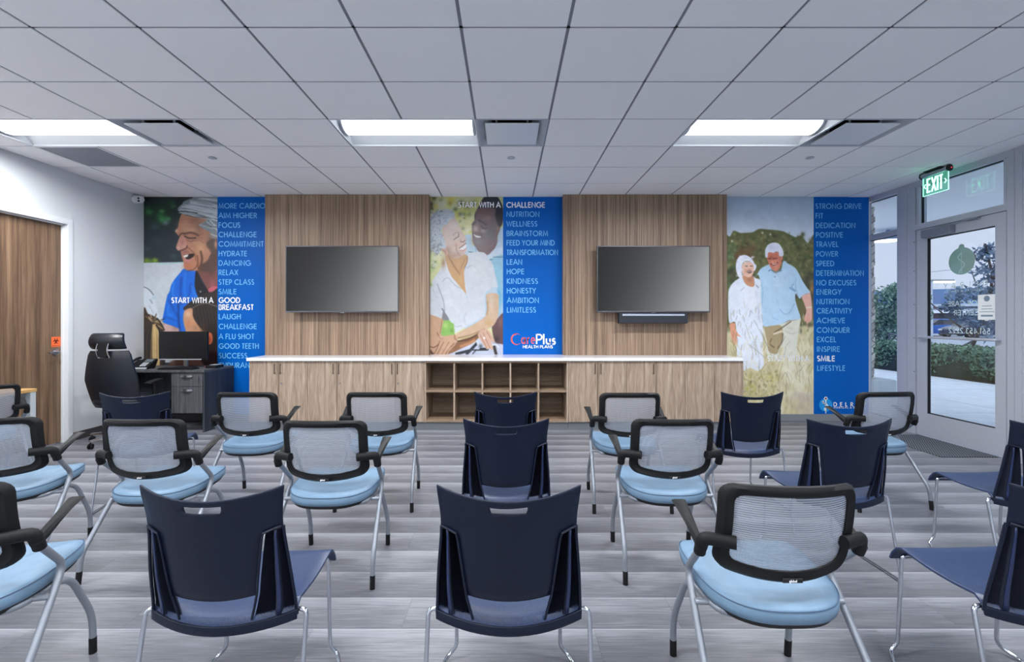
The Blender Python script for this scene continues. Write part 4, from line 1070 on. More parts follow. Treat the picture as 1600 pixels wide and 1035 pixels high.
B.poly(q3((340, 960), (480, 820), (560, 730), (780, 660), (900, 600), (930, 640), (820, 760), (600, 870), (430, 950)), (142, 98, 68)); B.line(q3((600, 830), (740, 780), (830, 730)), 4, (206, 148, 104), 0.8, soft=2.5); B.line(q3((540, 740), (700, 720), (860, 640)), 2, (70, 44, 34), 0.8)
B.poly(q3((30, 300), (70, 285), (285, 370), (275, 480), (250, 620), (290, 660), (470, 630), (545, 690), (500, 790), (400, 900), (330, 980), (30, 990)), (206, 166, 136))
for pts, w_, c, a in ((((190, 600), (240, 690), (290, 690)), 1.4, (126, 84, 64), 0.9), (((270, 380), (255, 520), (240, 610)), 1.4, (160, 116, 86), 0.8), (((230, 740), (190, 860), (130, 960)), 1.2, (120, 80, 60), 0.85), (((300, 760), (240, 870), (190, 970)), 1.2, (130, 88, 66), 0.85), (((390, 760), (330, 860), (270, 970)), 1.2, (140, 96, 72), 0.8), (((60, 830), (130, 850), (210, 800)), 1.4, (96, 60, 46), 0.85), (((490, 640), (490, 690), (520, 720)), 1.6, (150, 108, 80), 0.8), (((480, 780), (380, 890), (330, 970)), 1.6, (110, 74, 54), 0.8), (((60, 900), (110, 960)), 4, (80, 50, 40), 0.8)):
    B.line(q3(*pts), w_, c, a, soft=1.2)
B.blob(690, 527, 5, 3, (222, 176, 158), 0.8); B.blob(700, 545, 5, 4, (214, 172, 150), 0.6)
for a_, b_ in (((700, 960), (880, 770)), ((520, 960), (760, 900))): B.line(q3(a_, b_), 4.2, (36, 40, 50))
B.line(q3((880, 750), (900, 800)), 4, (206, 216, 228)); B.line(q3((740, 890), (900, 895), (1000, 890)), 2.2, (56, 60, 68)); B.line(q3((940, 880), (1050, 880)), 4.5, (34, 36, 44)); B.line(q3((800, 960), (860, 890)), 1.6, (44, 48, 56)); B.line(q3((1140, 810), (1200, 800), (1250, 850)), 2.0, (226, 234, 238)); B.line(q3((1170, 840), (1200, 960)), 4.5, (58, 52, 50)); B.blob(751, 541, 3, 3, (60, 70, 74), 0.8)
B.poly(q3((890, 640), (930, 560), (1010, 540), (1080, 560), (1130, 640), (1175, 740), (1150, 770), (1110, 720), (1150, 870), (1120, 890), (1090, 860), (1060, 880), (1030, 870), (930, 720)), (218, 178, 156))
for pts in (((980, 600), (1040, 740), (1100, 870)), ((1040, 570), (1110, 700)), ((930, 640), (1000, 780), (1040, 860))): B.line(q3(*pts), 0.9, (150, 106, 86), 0.8)
B.ell(666+998/11.008, 466+688/11.008, 1.6, 1.6, (250, 250, 255))

# --- right print: white-haired couple walking through tall grass
C = Paint(1128, 308, 1271.2, 648, 1.6, (196, 206, 220))
r1, r2, r3, r4 = T(1132, 304, 10.78), T(1132, 370, 10.78), T(1132, 460, 10.347), T(1132, 550, 9.854)
gs = np.clip((C.Y-308)/60, 0, 1)[..., None]; C.c[:] = np.array((150, 168, 190))*(1-gs)+np.array((206, 214, 228))*gs
C.poly([(1126, 377), (1140, 370), (1146, 361), (1156, 364), (1166, 364), (1176, 363), (1186, 358), (1200, 359), (1212, 360), (1224, 362), (1234, 367), (1244, 371), (1252, 368), (1256, 374), (1262, 380), (1266, 376), (1273, 380), (1273, 540), (1126, 540)], (98, 100, 62), 1.6)
tm = lambda x, y: y > 366+4*math.sin(x*.31)+(8 if x < 1146 or x > 1256 else 0)
C.specks((1136, 362, 1271, 470), 900, (1.0, 3.4), [(84, 92, 52), (124, 122, 76), (66, 70, 44), (150, 146, 100), (108, 88, 58), (92, 110, 62), (136, 128, 84), (58, 62, 46)], 0.62, tm)
C.specks((1136, 380, 1150, 460), 60, (1.5, 3), [(96, 126, 84), (70, 100, 66), (126, 150, 108)], 0.6); C.specks((1150, 385, 1180, 405), 20, (3, 6), [(120, 86, 58), (100, 74, 52)], 0.6)
C.specks((1240, 425, 1271, 480), 26, (3, 6), [(58, 58, 48), (66, 62, 48)], 0.7); C.blob(1268, 450, 3, 9, (176, 130, 70), 0.8); C.blob(1258, 485, 6, 8, (120, 92, 60), 0.8); C.specks((1140, 420, 1180, 445), 20, (3, 5), [(56, 58, 44), (64, 64, 46)], 0.5)
for x, y in ((1203.5, 366.5), (1191, 364), (1143.5, 377)): C.blob(x, y, 1.6, 1.6, (226, 232, 206), 0.9)
C.poly([(1126, 520), (1165, 516), (1210, 514), (1273, 508), (1273, 650), (1126, 650)], (202, 192, 158), 5, curved=False)
C.specks((1136, 515, 1271, 648), 700, (1.2, 4.0), [(220, 212, 180), (186, 174, 136), (206, 198, 160), (170, 160, 112), (226, 220, 200), (196, 188, 132)], 0.5, asp=1.6)
C.specks((1160, 580, 1215, 625), 160, (1.0, 2.6), [(150, 140, 78), (190, 176, 104), (122, 112, 70), (206, 190, 140)], 0.6); C.specks((1136, 600, 1180, 645), 60, (1.5, 3), [(166, 170, 70), (190, 184, 110)], 0.6)
C.specks((1235, 490, 1271, 522), 60, (0.8, 1.8), [(70, 64, 52), (96, 88, 66), (180, 170, 130)], 0.7, asp=2.4)
C.specks((1225, 560, 1265, 620), 30, (4, 8), [(222, 220, 204), (214, 208, 184)], 0.6); C.specks((1235, 615, 1271, 646), 24, (4, 7), [(196, 184, 166), (182, 168, 146)], 0.6)
# man
C.poly(r3((640, 500), (900, 480), (1080, 420), (1225, 385), (1215, 480), (1190, 640), (1170, 800), (1150, 1000), (960, 1000), (950, 860), (900, 860), (860, 1000), (700, 1000), (660, 760)), (212, 210, 196))
C.poly(r3((650, 515), (890, 500), (940, 600), (930, 720), (900, 830), (840, 960), (720, 930), (690, 800), (660, 640)), (166, 148, 112))
for pts, w_, c in ((((800, 620), (900, 560), (1070, 440)), 2.0, (96, 84, 62)), (((800, 640), (920, 600)), 3.2, (222, 210, 186)), (((940, 640), (930, 760), (860, 880)), 2.0, (92, 78, 60)), (((760, 720), (730, 800), (800, 860)), 2.0, (110, 92, 66)), (((960, 590), (1080, 640), (1160, 620)), 0.8, (168, 164, 152)), (((1000, 540), (1090, 560)), 0.8, (170, 166, 154)), (((1090, 430), (1200, 400)), 0.9, (140, 138, 128)), (((1060, 760), (1000, 830)), 0.8, (176, 170, 150))):
    C.line(r3(*pts), w_, c, 0.85)
C.poly(r2((700, 490), (760, 470), (800, 560), (860, 610), (950, 560), (980, 430), (1020, 410), (1060, 450), (1180, 520), (1250, 620), (1310, 740), (1380, 850), (1445, 945), (1380, 960), (1300, 1010), (1260, 1045), (1200, 960), (1190, 1060), (1240, 1240), (1270, 1330), (1255, 1390), (1090, 1410), (960, 1470), (800, 1500), (640, 1490), (620, 1200), (610, 1000), (600, 760), (560, 640), (515, 690), (560, 610), (620, 530)), (178, 206, 230))
for pts, w_, c, a in ((((1100, 860), (1150, 900), (1190, 920)), 1.8, (84, 128, 168), 0.8), (((1160, 800), (1130, 850), (1190, 900)), 1.2, (96, 138, 176), 0.8), (((1200, 700), (1195, 850), (1240, 1000)), 1.4, (138, 176, 206), 0.8), (((940, 1230), (1000, 1300), (1090, 1280), (1170, 1140)), 1.3, (120, 160, 196), 0.8), (((600, 760), (640, 900), (625, 1200)), 1.6, (140, 178, 208), 0.8), (((870, 1050), (920, 1180)), 2.2, (160, 192, 220), 0.7), (((800, 1350), (850, 1390), (900, 1400)), 1.0, (130, 168, 202), 0.8)):
    C.line(r2(*pts), w_, c, a, soft=1.4)
C.line(r2((745, 580), (780, 560), (850, 608), (910, 590), (960, 570)), 1.4, (70, 104, 140), 0.9); C.ell(1132+846/10.78, 370+678/10.78, 1.0, 1.0, (60, 74, 90)); C.blob(1216, 440, 10, 16, (190, 214, 236), 0.6)
C.poly(r2((1300, 1010), (1380, 965), (1440, 955), (1465, 1100), (1470, 1200), (1475, 1330), (1465, 1400), (1420, 1440), (1385, 1470), (1380, 1430), (1340, 1420), (1350, 1340), (1375, 1250), (1340, 1130)), (222, 172, 156)); C.line(r3((1330, 215), (1400, 212)), 2.2, (232, 212, 196)); C.blob(1262, 500, 3, 5, (214, 152, 130), 0.7); C.line(r3((1290, 400), (1330, 470), (1345, 560)), 1.0, (206, 160, 140), 0.8)
C.poly(r2((715, 300), (740, 260), (820, 270), (910, 260), (935, 350), (960, 430), (930, 520), (880, 575), (840, 578), (780, 530), (735, 440), (715, 370)), (206, 124, 100)); C.blob(1212, 415, 4, 8, (226, 152, 130), 0.8); C.blob(1205, 402, 5, 3, (176, 88, 66), 0.7)
C.poly(r2((940, 340), (975, 330), (975, 380), (945, 400)), (206, 130, 108)); C.line(r2((735, 375), (780, 370)), 1.5, (84, 44, 38), 0.9); C.line(r2((815, 375), (880, 365)), 1.6, (88, 46, 40), 0.9); C.blob(1206, 410, 2.2, 2.4, (232, 160, 138), 0.9)
C.line(r2((780, 460), (830, 480), (890, 440)), 2.2, (120, 50, 44), 0.9); C.line(r2((800, 468), (840, 470), (875, 450)), 1.0, (242, 232, 228), 0.9)
C.poly(r2((690, 350), (680, 270), (690, 200), (740, 130), (830, 100), (910, 120), (970, 200), (992, 280), (985, 325), (940, 335), (915, 320), (905, 260), (860, 255), (820, 275), (760, 262), (730, 280), (722, 340)), (222, 224, 238)); C.blob(1208, 388, 8, 4, (204, 206, 226), 0.6); C.line(r2((700, 340), (690, 250)), 1.2, (190, 192, 210), 0.6)
# woman
C.poly(r2((260, 690), (310, 660), (340, 780), (430, 840), (500, 820), (490, 670), (520, 700), (600, 730), (615, 860), (612, 1000), (640, 1400), (650, 1700), (640, 1900), (660, 2150), (560, 2260), (430, 2210), (300, 2260), (220, 2100), (200, 1800), (180, 1450), (80, 1450), (60, 1200), (62, 950), (90, 850), (160, 760)), (216, 222, 234))
for k in range(44):
    x, y = rg_.uniform(1139, 1192), rg_.uniform(470, 585); C.line([(x, y), (x+rg_.uniform(-3, 3), y+rg_.uniform(4, 12))], 0.7, [(120, 116, 112), (170, 172, 182), (186, 178, 150), (150, 140, 120)][rg_.randint(4)], 0.75)
C.line(r2((520, 900), (560, 1150), (600, 1450)), 1.0, (180, 188, 204), 0.8); C.line(r2((270, 910), (340, 850)), 1.0, (150, 156, 172), 0.8); C.line(r2((535, 820), (565, 860)), 1.2, (110, 116, 132), 0.9); C.poly(r2((340, 790), (500, 830), (560, 1150), (380, 1180)), (222, 226, 234), 4, a=0.8)
C.poly(r3((80, 485), (170, 470), (175, 560), (220, 640), (262, 690), (200, 680), (200, 790), (150, 805), (110, 720), (95, 600)), (214, 150, 122)); C.line(r3((130, 640), (150, 780)), 0.8, (170, 106, 84), 0.8)
C.poly(r2((300, 650), (470, 660), (500, 820), (440, 845), (350, 790)), (196, 140, 108)); C.blob(1171, 437, 4, 4, (168, 112, 84), 0.8)
C.poly(r2((285, 560), (300, 470), (360, 420), (440, 430), (490, 480), (495, 560), (470, 640), (410, 685), (340, 660), (300, 620)), (230, 192, 172)); C.blob(1167, 424, 5, 4, (206, 142, 112), 0.7); C.blob(1174, 418, 3, 3, (232, 176, 150), 0.7)
C.line(r2((350, 495), (385, 500)), 1.2, (84, 62, 60), 0.9); C.line(r2((430, 495), (470, 498)), 1.2, (84, 62, 60), 0.9); C.poly(r2((375, 590), (420, 570), (465, 585), (440, 615), (400, 615)), (96, 60, 58)); C.line(r2((385, 592), (455, 590)), 0.9, (244, 240, 238), 0.9); C.line(r2((400, 550), (450, 550)), 0.9, (170, 110, 90), 0.8)
C.poly(r2((245, 690), (215, 640), (190, 540), (195, 440), (225, 360), (280, 320), (350, 310), (430, 350), (480, 410), (500, 450), (535, 490), (520, 550), (495, 580), (490, 490), (440, 430), (360, 410), (300, 460), (285, 560), (290, 620), (290, 690)), (226, 228, 242)); C.specks((1151, 400, 1162, 432), 26, (1, 1.8), [(196, 200, 222), (238, 240, 250)], 0.6); C.specks((1160, 400, 1178, 410), 16, (1, 1.8), [(200, 200, 214), (240, 240, 250)], 0.6)
# grass blades in front
for k in range(170):
    x = rg_.uniform(1137, 1271); y = rg_.uniform(540, 640); hgt = rg_.uniform(8, 34)
    C.line([(x, y), (x+rg_.uniform(-3, 3), y-hgt*.5), (x+rg_.uniform(-8, 8), y-hgt)], rg_.uniform(.4, .9), [(226, 216, 184), (160, 148, 100), (120, 108, 74), (206, 192, 144)][rg_.randint(4)], 0.6)
for x0, y0, x1, y1 in ((1170, 538, 1196, 560), (1178, 500, 1201, 545), (1190, 520, 1207, 560), (1165, 508, 1172, 530)): C.line([(x0, y0), (x1, y1)], 0.6, (120, 112, 100), 0.7)

MY = YB-0.004                                    # face of the vinyl
def mural(name, label, x0, xm, x1, z0, painter, words, start, ink=0.85):
    t = tag(empty(name, ((wx(x0)+wx(x1))/2, YB, z0)), label, 'wall mural')
    lx, lz = t.location.x, z0
    o = painter.sheet('photo_print', t, MY, ink)
    MB().grid([[(wx(xm)-lx, MY-YB, ZC-lz), (wx(x1)-lx, MY-YB, ZC-lz)], [(wx(xm)-lx, MY-YB, 0), (wx(x1)-lx, MY-YB, 0)]]).build('blue_panel', M_blue, t)
    def sheet(a, b): return (wx(a)-lx, MY-YB-0.0012, wz(b)-lz)
    for s, xa, yc, wd_, bold in words:
        lt = MB(); put_text(lt, s, lambda a, b_: sheet(a, yc-b_), xa, 0, 8.4 if bold else 8.2, wd_, 0.19 if bold else 0.15)
        o2 = lt.build('lettering', M_letter if bold else M_word, t, recalc=False)
        if bold: o2['label'] = 'white bold lettering'
    for s, xa, yc, wd_ in start:
        lt = MB(); put_text(lt, s, lambda a, b_: sheet(a, yc-b_), xa, 0, 8.4, wd_, 0.20)
        lt.build('lettering', M_letter, t, recalc=False)['label'] = 'white bold lettering'
    return t, sheet
def col(x0, dx, items): return [(s, x0+dx*k/len(items), y, w_, b) for k, (s, y, w_, b) in enumerate(items)]
ML = [('MORE CARDIO', 322, 72.5, 0), ('AIM HIGHER', 337, 59.5, 0), ('FOCUS', 352, 33.5, 0), ('CHALLENGE', 366.7, 59, 0), ('COMMITMENT', 381.5, 70, 0), ('HYDRATE', 396.5, 44, 0), ('DANCING', 411.3, 50, 0), ('RELAX', 426, 30, 0), ('STEP CLASS', 441, 55, 0), ('SMILE', 456, 27.5, 0),
      ('GOOD', 469.3, 33, 1), ('BREAKFAST', 480.3, 54, 1), ('LAUGH', 495, 34, 0), ('CHALLENGE', 510.3, 59, 0), ('A FLU SHOT', 526, 55, 0), ('GOOD TEETH', 541, 62, 0), ('SUCCESS', 556, 44, 0), ('ENDURANCE', 571, 62, 0)]
mural('wall_mural', 'wall mural of a laughing grey-haired man in blue, behind the desk', 225, 340, 423, 0.012, A, col(342, 0.5, ML), [('START WITH A', 268.5, 469.5, 65)])
MMd = [('CHALLENGE', 320.5, 60, 1), ('NUTRITION', 335, 51, 0), ('WELLNESS', 350, 47.7, 0), ('BRAINSTORM', 365, 64.4, 0), ('FEED YOUR MIND', 379.7, 74.6, 0), ('TRANSFORMATION', 394.7, 79.8, 0), ('LEAN', 409.7, 23.7, 0), ('HOPE', 424.5, 27, 0), ('KINDNESS', 439.5, 48.3, 0), ('HONESTY', 454.5, 45, 0), ('AMBITION', 469.5, 49.6, 0), ('LIMITLESS', 484.5, 45, 0)]
mid, sh = mural('wall_mural', 'wall mural of a woman in a white polo with a man, between the wood panels', 671, 786, 880, wz(556), B, col(791.5, 0.8, MMd), [('START WITH A', 716.4, 320.5, 65.6)], 0.76)
# health-plan logo under the words
def sh2(yc): return lambda a, b_: sh(a, yc-b_)
lg = MB()
cpts = [(803.9+(8.2)*math.cos(math.radians(a))+3.6, 530.2-8.4*math.sin(math.radians(a))) for a in range(52, 322, 9)]
n_ = len(cpts)
L_ = []; R__ = []
for k, (a, b_) in enumerate(cpts):
    wk = 0.35+2.1*math.sin(PI*k/(n_-1))**1.3
    dx, dy = a-807.5, b_-530.2; d_ = math.hypot(dx, dy); L_.append((a-dx/d_*wk*.5, b_-dy/d_*wk*.5)); R__.append((a+dx/d_*wk*.5, b_+dy/d_*wk*.5))
lg.grid([[sh(*p) for p in L_], [sh(*p) for p in R__]])
ribbon(lg, [(804.2, 521.6), (806, 523.8)], 1.7, lambda a, b_: sh(a, b_))
put_text(lg, 'are', sh2(529.0), 814.5, 0, 17.4, 21.5, 0.10)
lg.build('logo_lettering', M_red, mid, recalc=False)
lg = MB()
put_text(lg, 'P', sh2(530.0), 837.5, 0, 15.6, 10.0, 0.15); put_text(lg, 'lus', sh2(530.2), 848.6, 0, 16.2, 19.4, 0.15)
put_text(lg, 'HEALTH PLANS', sh2(542.1), 817, 0, 4.6, 46.5, 0.2)
o_ = lg.build('logo_lettering', M_letter, mid, recalc=False); o_['label'] = 'white logo lettering'
MR = [('STRONG DRIVE', 322.5, 71.7, 0), ('FIT', 337.5, 11.5, 0), ('DEDICATION', 352.5, 61.6, 0), ('POSITIVE', 367.3, 42, 0), ('TRAVEL', 382, 35, 0), ('POWER', 397, 34, 0), ('SPEED', 412, 28, 0), ('DETERMINATION', 427, 74, 0), ('NO EXCUSES', 442, 62, 0), ('ENERGY', 456.5, 38.6, 0), ('NUTRITION', 471.5, 51, 0), ('CREATIVITY', 486, 55, 0), ('ACHIEVE', 501, 44, 0),
      ('CONQUER', 516, 51, 0), ('EXCEL', 530.7, 30, 0), ('INSPIRE', 545.7, 35.5, 0), ('SMILE', 560.5, 27.5, 1), ('LIFESTYLE', 575.5, 43.5, 0)]
rt, sh = mural('wall_mural', 'wall mural of a white-haired couple walking through tall grass, beside the window wall', 1128, 1271, 1357.2, 0.095, C, col(1274, 2.8, MR), [('START WITH A', 1199, 560.5, 64.6)], 1.2)
lg = MB()
lg.loft([[sh(1289.8+10.3*math.cos(t_), 633+10.3*math.sin(t_)) for t_ in [2*PI*k/40 for k in range(40)]], [tuple(Vector(sh(1289.8+10.3*math.cos(t_), 633+10.3*math.sin(t_)))+Vector((0, -0.001, 0))) for t_ in [2*PI*k/40 for k in range(40)]]])
lg.build('emblem_disc', mat('bright_cyan_print', rgb(20, 150, 225), 0.4), rt)
def sh3(a, b_): p = sh(a, b_); return (p[0], p[1]-0.0022, p[2])
lg = MB()
ribbon(lg, arc(1289.8, 623, 2.2, 2.2, 0, 360, 24), 1.3, sh3); ribbon(lg, [(1289.8, 625.5), (1289.8, 646)], 1.5, sh3)
ribbon(lg, [(1288.5, 631.5), (1285.5, 630.2), (1284.4, 627.6), (1287, 626.8)], 1.4, sh3)
ribbon(lg, [(1284.4, 627.6), (1287, 630.4), (1291.5, 632.2), (1293, 634.6), (1290.5, 637), (1287.6, 638.8), (1288.5, 641), (1290.8, 642.4)], 1.8, sh3)
put_text(lg, 'DELRAY', lambda a, b_: sh3(a, 632-b_), 1302, 0, 6.2, 50, 0.2, 0.72); put_text(lg, 'MEDICAL & DENTAL', lambda a, b_: sh3(a, 637-b_), 1302, 0, 2.6, 50, 0.2, 0.4)
o_ = lg.build('logo_lettering', M_letter, rt, recalc=False); o_['label'] = 'white logo lettering and staff'
lg = MB(); lg.loft([[sh3(1289.8+1.6*math.cos(t_), 623+1.6*math.sin(t_)) for t_ in [2*PI*k/20 for k in range(20)]], [tuple(Vector(sh3(1289.8+1.6*math.cos(t_), 623+1.6*math.sin(t_)))+Vector((0, -0.001, 0))) for t_ in [2*PI*k/20 for k in range(20)]]])
lg.build('emblem_dot', M_ink, rt)

# ------------------------------------------------------------------ veneer wall panels, screens, low cupboards
PY = 6.225
struct(MB().box(-3.197, -1.032, PY, YB-0.005, 0.90, ZC-0.001).build('trim_1', M_panel, bevel=0.002))
struct(MB().box(0.744, 2.909, PY, YB-0.005, 0.90, ZC-0.001).build('trim_2', M_panel, bevel=0.002))

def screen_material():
    """room reflection painted into the emission as a grey blend, dark at its left edge"""
    m = mat('painted_reflection_screen', rgb(6, 6, 7), 0.5, spec=0.15)
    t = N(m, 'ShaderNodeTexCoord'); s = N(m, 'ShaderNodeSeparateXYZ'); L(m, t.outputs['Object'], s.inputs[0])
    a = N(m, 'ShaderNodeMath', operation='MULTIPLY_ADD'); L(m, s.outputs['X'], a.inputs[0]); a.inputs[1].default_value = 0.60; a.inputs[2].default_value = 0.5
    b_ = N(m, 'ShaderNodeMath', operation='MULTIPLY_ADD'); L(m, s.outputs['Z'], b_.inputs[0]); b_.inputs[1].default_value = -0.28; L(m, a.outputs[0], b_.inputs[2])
    r = ramp(m, [(0.0, rgb(34, 35, 35)), (0.25, rgb(54, 55, 56)), (0.5, rgb(88, 89, 90)), (0.75, rgb(132, 133, 134)), (1.0, rgb(190, 191, 192))])  # dark-to-light glow imitates the room reflected in the screen
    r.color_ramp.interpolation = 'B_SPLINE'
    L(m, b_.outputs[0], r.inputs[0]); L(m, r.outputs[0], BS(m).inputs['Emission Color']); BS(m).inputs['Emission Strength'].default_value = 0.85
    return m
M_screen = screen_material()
def tv(label):
    t = tag(empty('television'), label, 'television', 'wall televisions'); W, H = 0.728, 0.427
    MB().box(-W, W, -0.02, 0.022, -H, H).build('housing', M_steel, t, bevel=0.004)
    f = MB()
    for a in ((-W-.002, W+.002, H-.010, H+.002), (-W-.002, W+.002, -H-.004, -H+.014), (-W-.002, -W+.010, -H+.014, H-.010), (W-.010, W+.002, -H+.014, H-.010)): f.box(a[0], a[1], -0.026, 0.0, a[2], a[3])
    f.build('bezel', mat('dark_metal_bezel', rgb(92, 94, 100), 0.35, metal=0.8), t, bevel=0.0015)
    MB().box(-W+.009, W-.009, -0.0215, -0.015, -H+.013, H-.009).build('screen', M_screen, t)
    MB().box(-0.022, 0.022, -0.028, -0.02, -H-.010, -H-.003).build('badge', M_steel, t)
    MB().box(-0.3, 0.3, 0.02, PY-6.105, -0.2, 0.2).build('wall_bracket', M_blackm, t)
    return t
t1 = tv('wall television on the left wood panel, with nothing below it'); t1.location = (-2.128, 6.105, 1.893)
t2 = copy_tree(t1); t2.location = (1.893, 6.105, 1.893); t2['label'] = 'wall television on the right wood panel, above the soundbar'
sb = tag(empty('soundbar', (1.893, 6.125, 1.390)), 'black soundbar with silver strip under the right wall television', 'soundbar')
MB().box(-0.444, 0.444, -0.045, 0.055, -0.070, 0.066).build('body', mat('blue_black_mesh', rgb(32, 36, 46), 0.6), sb, bevel=0.008, seg=3)
MB().box(-0.40, 0.40, -0.050, -0.044, 0.028, 0.052).build('silver_strip', mat('silver_strip_metal', rgb(176, 186, 202), 0.35, metal=0.4), sb, bevel=0.001)
MB().box(-0.3, 0.3, 0.05, PY-6.125, -0.04, 0.04).build('wall_bracket', M_blackm, sb)

CY0, CY1 = 5.790, PY-0.001                       # cupboard fronts and backs
CT = 0.862
DW = 0.3587
M_pull = mat('bronze_pull', rgb(84, 72, 62), 0.35, metal=0.6)
def cupboard(x0, nd, label, handles, lock, group='low wood cupboards'):
    w_ = nd*DW
    t = tag(empty('cupboard', (x0+w_/2, (CY0+CY1)/2, 0)), label, 'cupboard', group); oy_ = (CY0+CY1)/2
    c = MB(); c.box(-w_/2+.001, w_/2-.001, CY0+0.02-oy_, CY1-oy_, 0.106, CT-0.001); c.build('body', M_cab, t)
    MB().box(-w_/2+.001, w_/2-.001, CY0+0.06-oy_, CY1-oy_, 0.0, 0.106).build('toe_kick', M_toe, t)
    for k in range(nd):
        a = -w_/2+k*DW
        dd = MB(); dd.box(a+.0022, a+DW-.0022, CY0-oy_, CY0+0.019-oy_, 0.110, CT-0.004); do = dd.build('door', M_cab, t, bevel=0.0012, seg=1)
        if handles[k]:
            hx_ = a+(DW-0.035 if handles[k] > 0 else 0.035); h = MB()
            y_ = CY0-oy_
            h.tube([(hx_, y_-0.03, 0.70), (hx_, y_-0.03, 0.83)], 0.0052, 8)
            for z in (0.715, 0.815): h.tube([(hx_, y_+0.002, z), (hx_, y_-0.03, z)], 0.0035, 8)
            h.build('handle', M_pull, do, smooth=True)
        if lock and k == 1:
            MB().cyl((a+0.035, CY0-oy_-0.006, 0.588), 0.010, 0.008, 'Y', 16).build('lock', M_steel, do, smooth=True)
    return t
lx0 = -3.168
wl = ['wood cupboard at the left end of the run, next to the grey desk', 'wood cupboard second from the left end, under the left television', 'wood cupboard directly left of the open cubby shelves']
for k in range(3): cupboard(lx0+2*k*DW, 2, wl[k], (1, -1), True)
rx0 = 0.757
wr = ['wood cupboard directly right of the open cubby shelves, with two pulls', 'wood cupboard under the soundbar, with one pull on its left door', 'plain wood cupboard without pulls at the right end of the run']
hh = [(1, -1), (1, 0), (0, 0)]
for k in range(3): cupboard(rx0+2*k*DW, 2, wr[k], hh[k], False)
# open cubby shelves
cx0, cx1 = lx0+6*DW+0.002, rx0-0.002
cb = tag(empty('cubby_shelf', ((cx0+cx1)/2, CY0, 0)), 'open wooden cubby shelves in the middle of the low cupboards', 'shelf'); cw = (cx1-cx0)/2; BY = 0.50
c = MB(); c.box(-cw, cw, BY, BY+0.012, 0.106, CT-0.001); c.build('back_panel', M_cabin, cb)
MB().box(-cw, cw, 0.06, BY, 0.0, 0.106).build('toe_kick', M_toe, cb)
for z0, z1, n_ in ((0.107, 0.131, 'bottom_board'), (0.474, 0.496, 'middle_shelf'), (CT-0.026, CT-0.001, 'top_board')):
    MB().box(-cw+.02, cw-.02, 0.0, BY, z0, z1).build(n_, M_cabin, cb, bevel=0.001, seg=1)
for s_ in (-1, 1):
    MB().box(min(s_*cw, s_*(cw-.02)), max(s_*cw, s_*(cw-.02)), 0.0, BY, 0.107, CT-0.001).build('side_panel', M_cab, cb, bevel=0.001, seg=1)
iw = (2*cw-.04)/5
for k in range(1, 5):
    x = -cw+.02+k*iw
    for z0, z1 in ((0.131, 0.474), (0.496, CT-0.026)): MB().box(x-.010, x+.010, 0.001, BY, z0, z1).build('divider', M_cab, cb, bevel=0.001, seg=1)
# white stone worktop in three butted lengths
wt_ = MB(); WY0 = 5.765
wt_.box(-3.190, -1.021, WY0, PY-0.001, CT, 0.9); wt_.box(-1.0195, 0.7475, WY0, YB-0.006, CT, 0.9); wt_.box(0.749, 2.895, WY0, PY-0.001, CT, 0.9)
tag(wt_.build('worktop', M_quartz, bevel=0.002), 'long white stone worktop over the low cupboards and cubby shelves', 'worktop')

# ------------------------------------------------------------------ grey desk with pedestal, and what stands on it
DX0, DX1, DYF, DYB = -4.885, -3.666, 5.717, 6.325
dk = tag(empty('desk', ((DX0+DX1)/2, (DYF+DYB)/2, 0)), 'dark grey wood desk with drawer pedestal in the back left corner', 'desk')
dcx, dcy = (DX0+DX1)/2, (DYF+DYB)/2
def dp(name, m, *b_, **k):
    q = MB().box(*b_); return ploc(q, dcx, dcy).build(name, m, k.pop('par', dk), **k)
dp('desk_top', M_deskw, DX0, DX1, DYF-0.012, DYB, 0.728, 0.756, bevel=0.002)
dp('side_panel', M_deskd, DX1-0.028, DX1-0.002, DYF, DYB, 0.0, 0.7275, bevel=0.001)
dp('side_panel', M_deskd, DX0+0.002, DX0+0.028, DYF, DYB, 0.0, 0.7275, bevel=0.001)
dp('modesty_panel', M_deskd, DX0+0.028, DX1-0.028, DYB-0.08, DYB-0.06, 0.30, 0.7275)
px0, px1 = -4.078, DX1-0.030
ped = dp('pedestal', M_deskd, px0, px1, DYF+0.022, DYF+0.50, 0.226, 0.7275)
def drawer(z0, z1):
    o = dp('drawer', M_deskw, px0+.003, px1-.003, DYF+0.004, DYF+0.0215, z0, z1, par=ped, bevel=0.001)
    h = MB(); xm = (px0+px1)/2; zt = z1-0.040
    for k in range(1):
        prof = []
        for j in range(13):
            a = PI*j/12; prof.append((xm-0.07+0.14*j/12, DYF+0.004-0.020*math.sin(a)-0.004, 0.010+0.004*math.sin(a)))
        rings = [[(x, y-0.005, zt+h_), (x, y+0.003, zt+h_*0.8), (x, y+0.004, zt-h_), (x, y-0.004, zt-h_)] for x, y, h_ in prof]
        h.loft(rings)
    ploc(h, dcx, dcy).build('handle', M_steel, o, smooth=True, angle=60)
    return o
drawer(0.232, 0.552); d1 = drawer(0.556, 0.722)
k_ = MB(); k_.cyl((px1-0.045, DYF-0.004, 0.672), 0.010, 0.009, 'Y', 14); k_.box(px1-0.049, px1-0.041, DYF-0.010, DYF-0.007, 0.600, 0.672)
ploc(k_, dcx, dcy).build('lock', M_steel, d1)

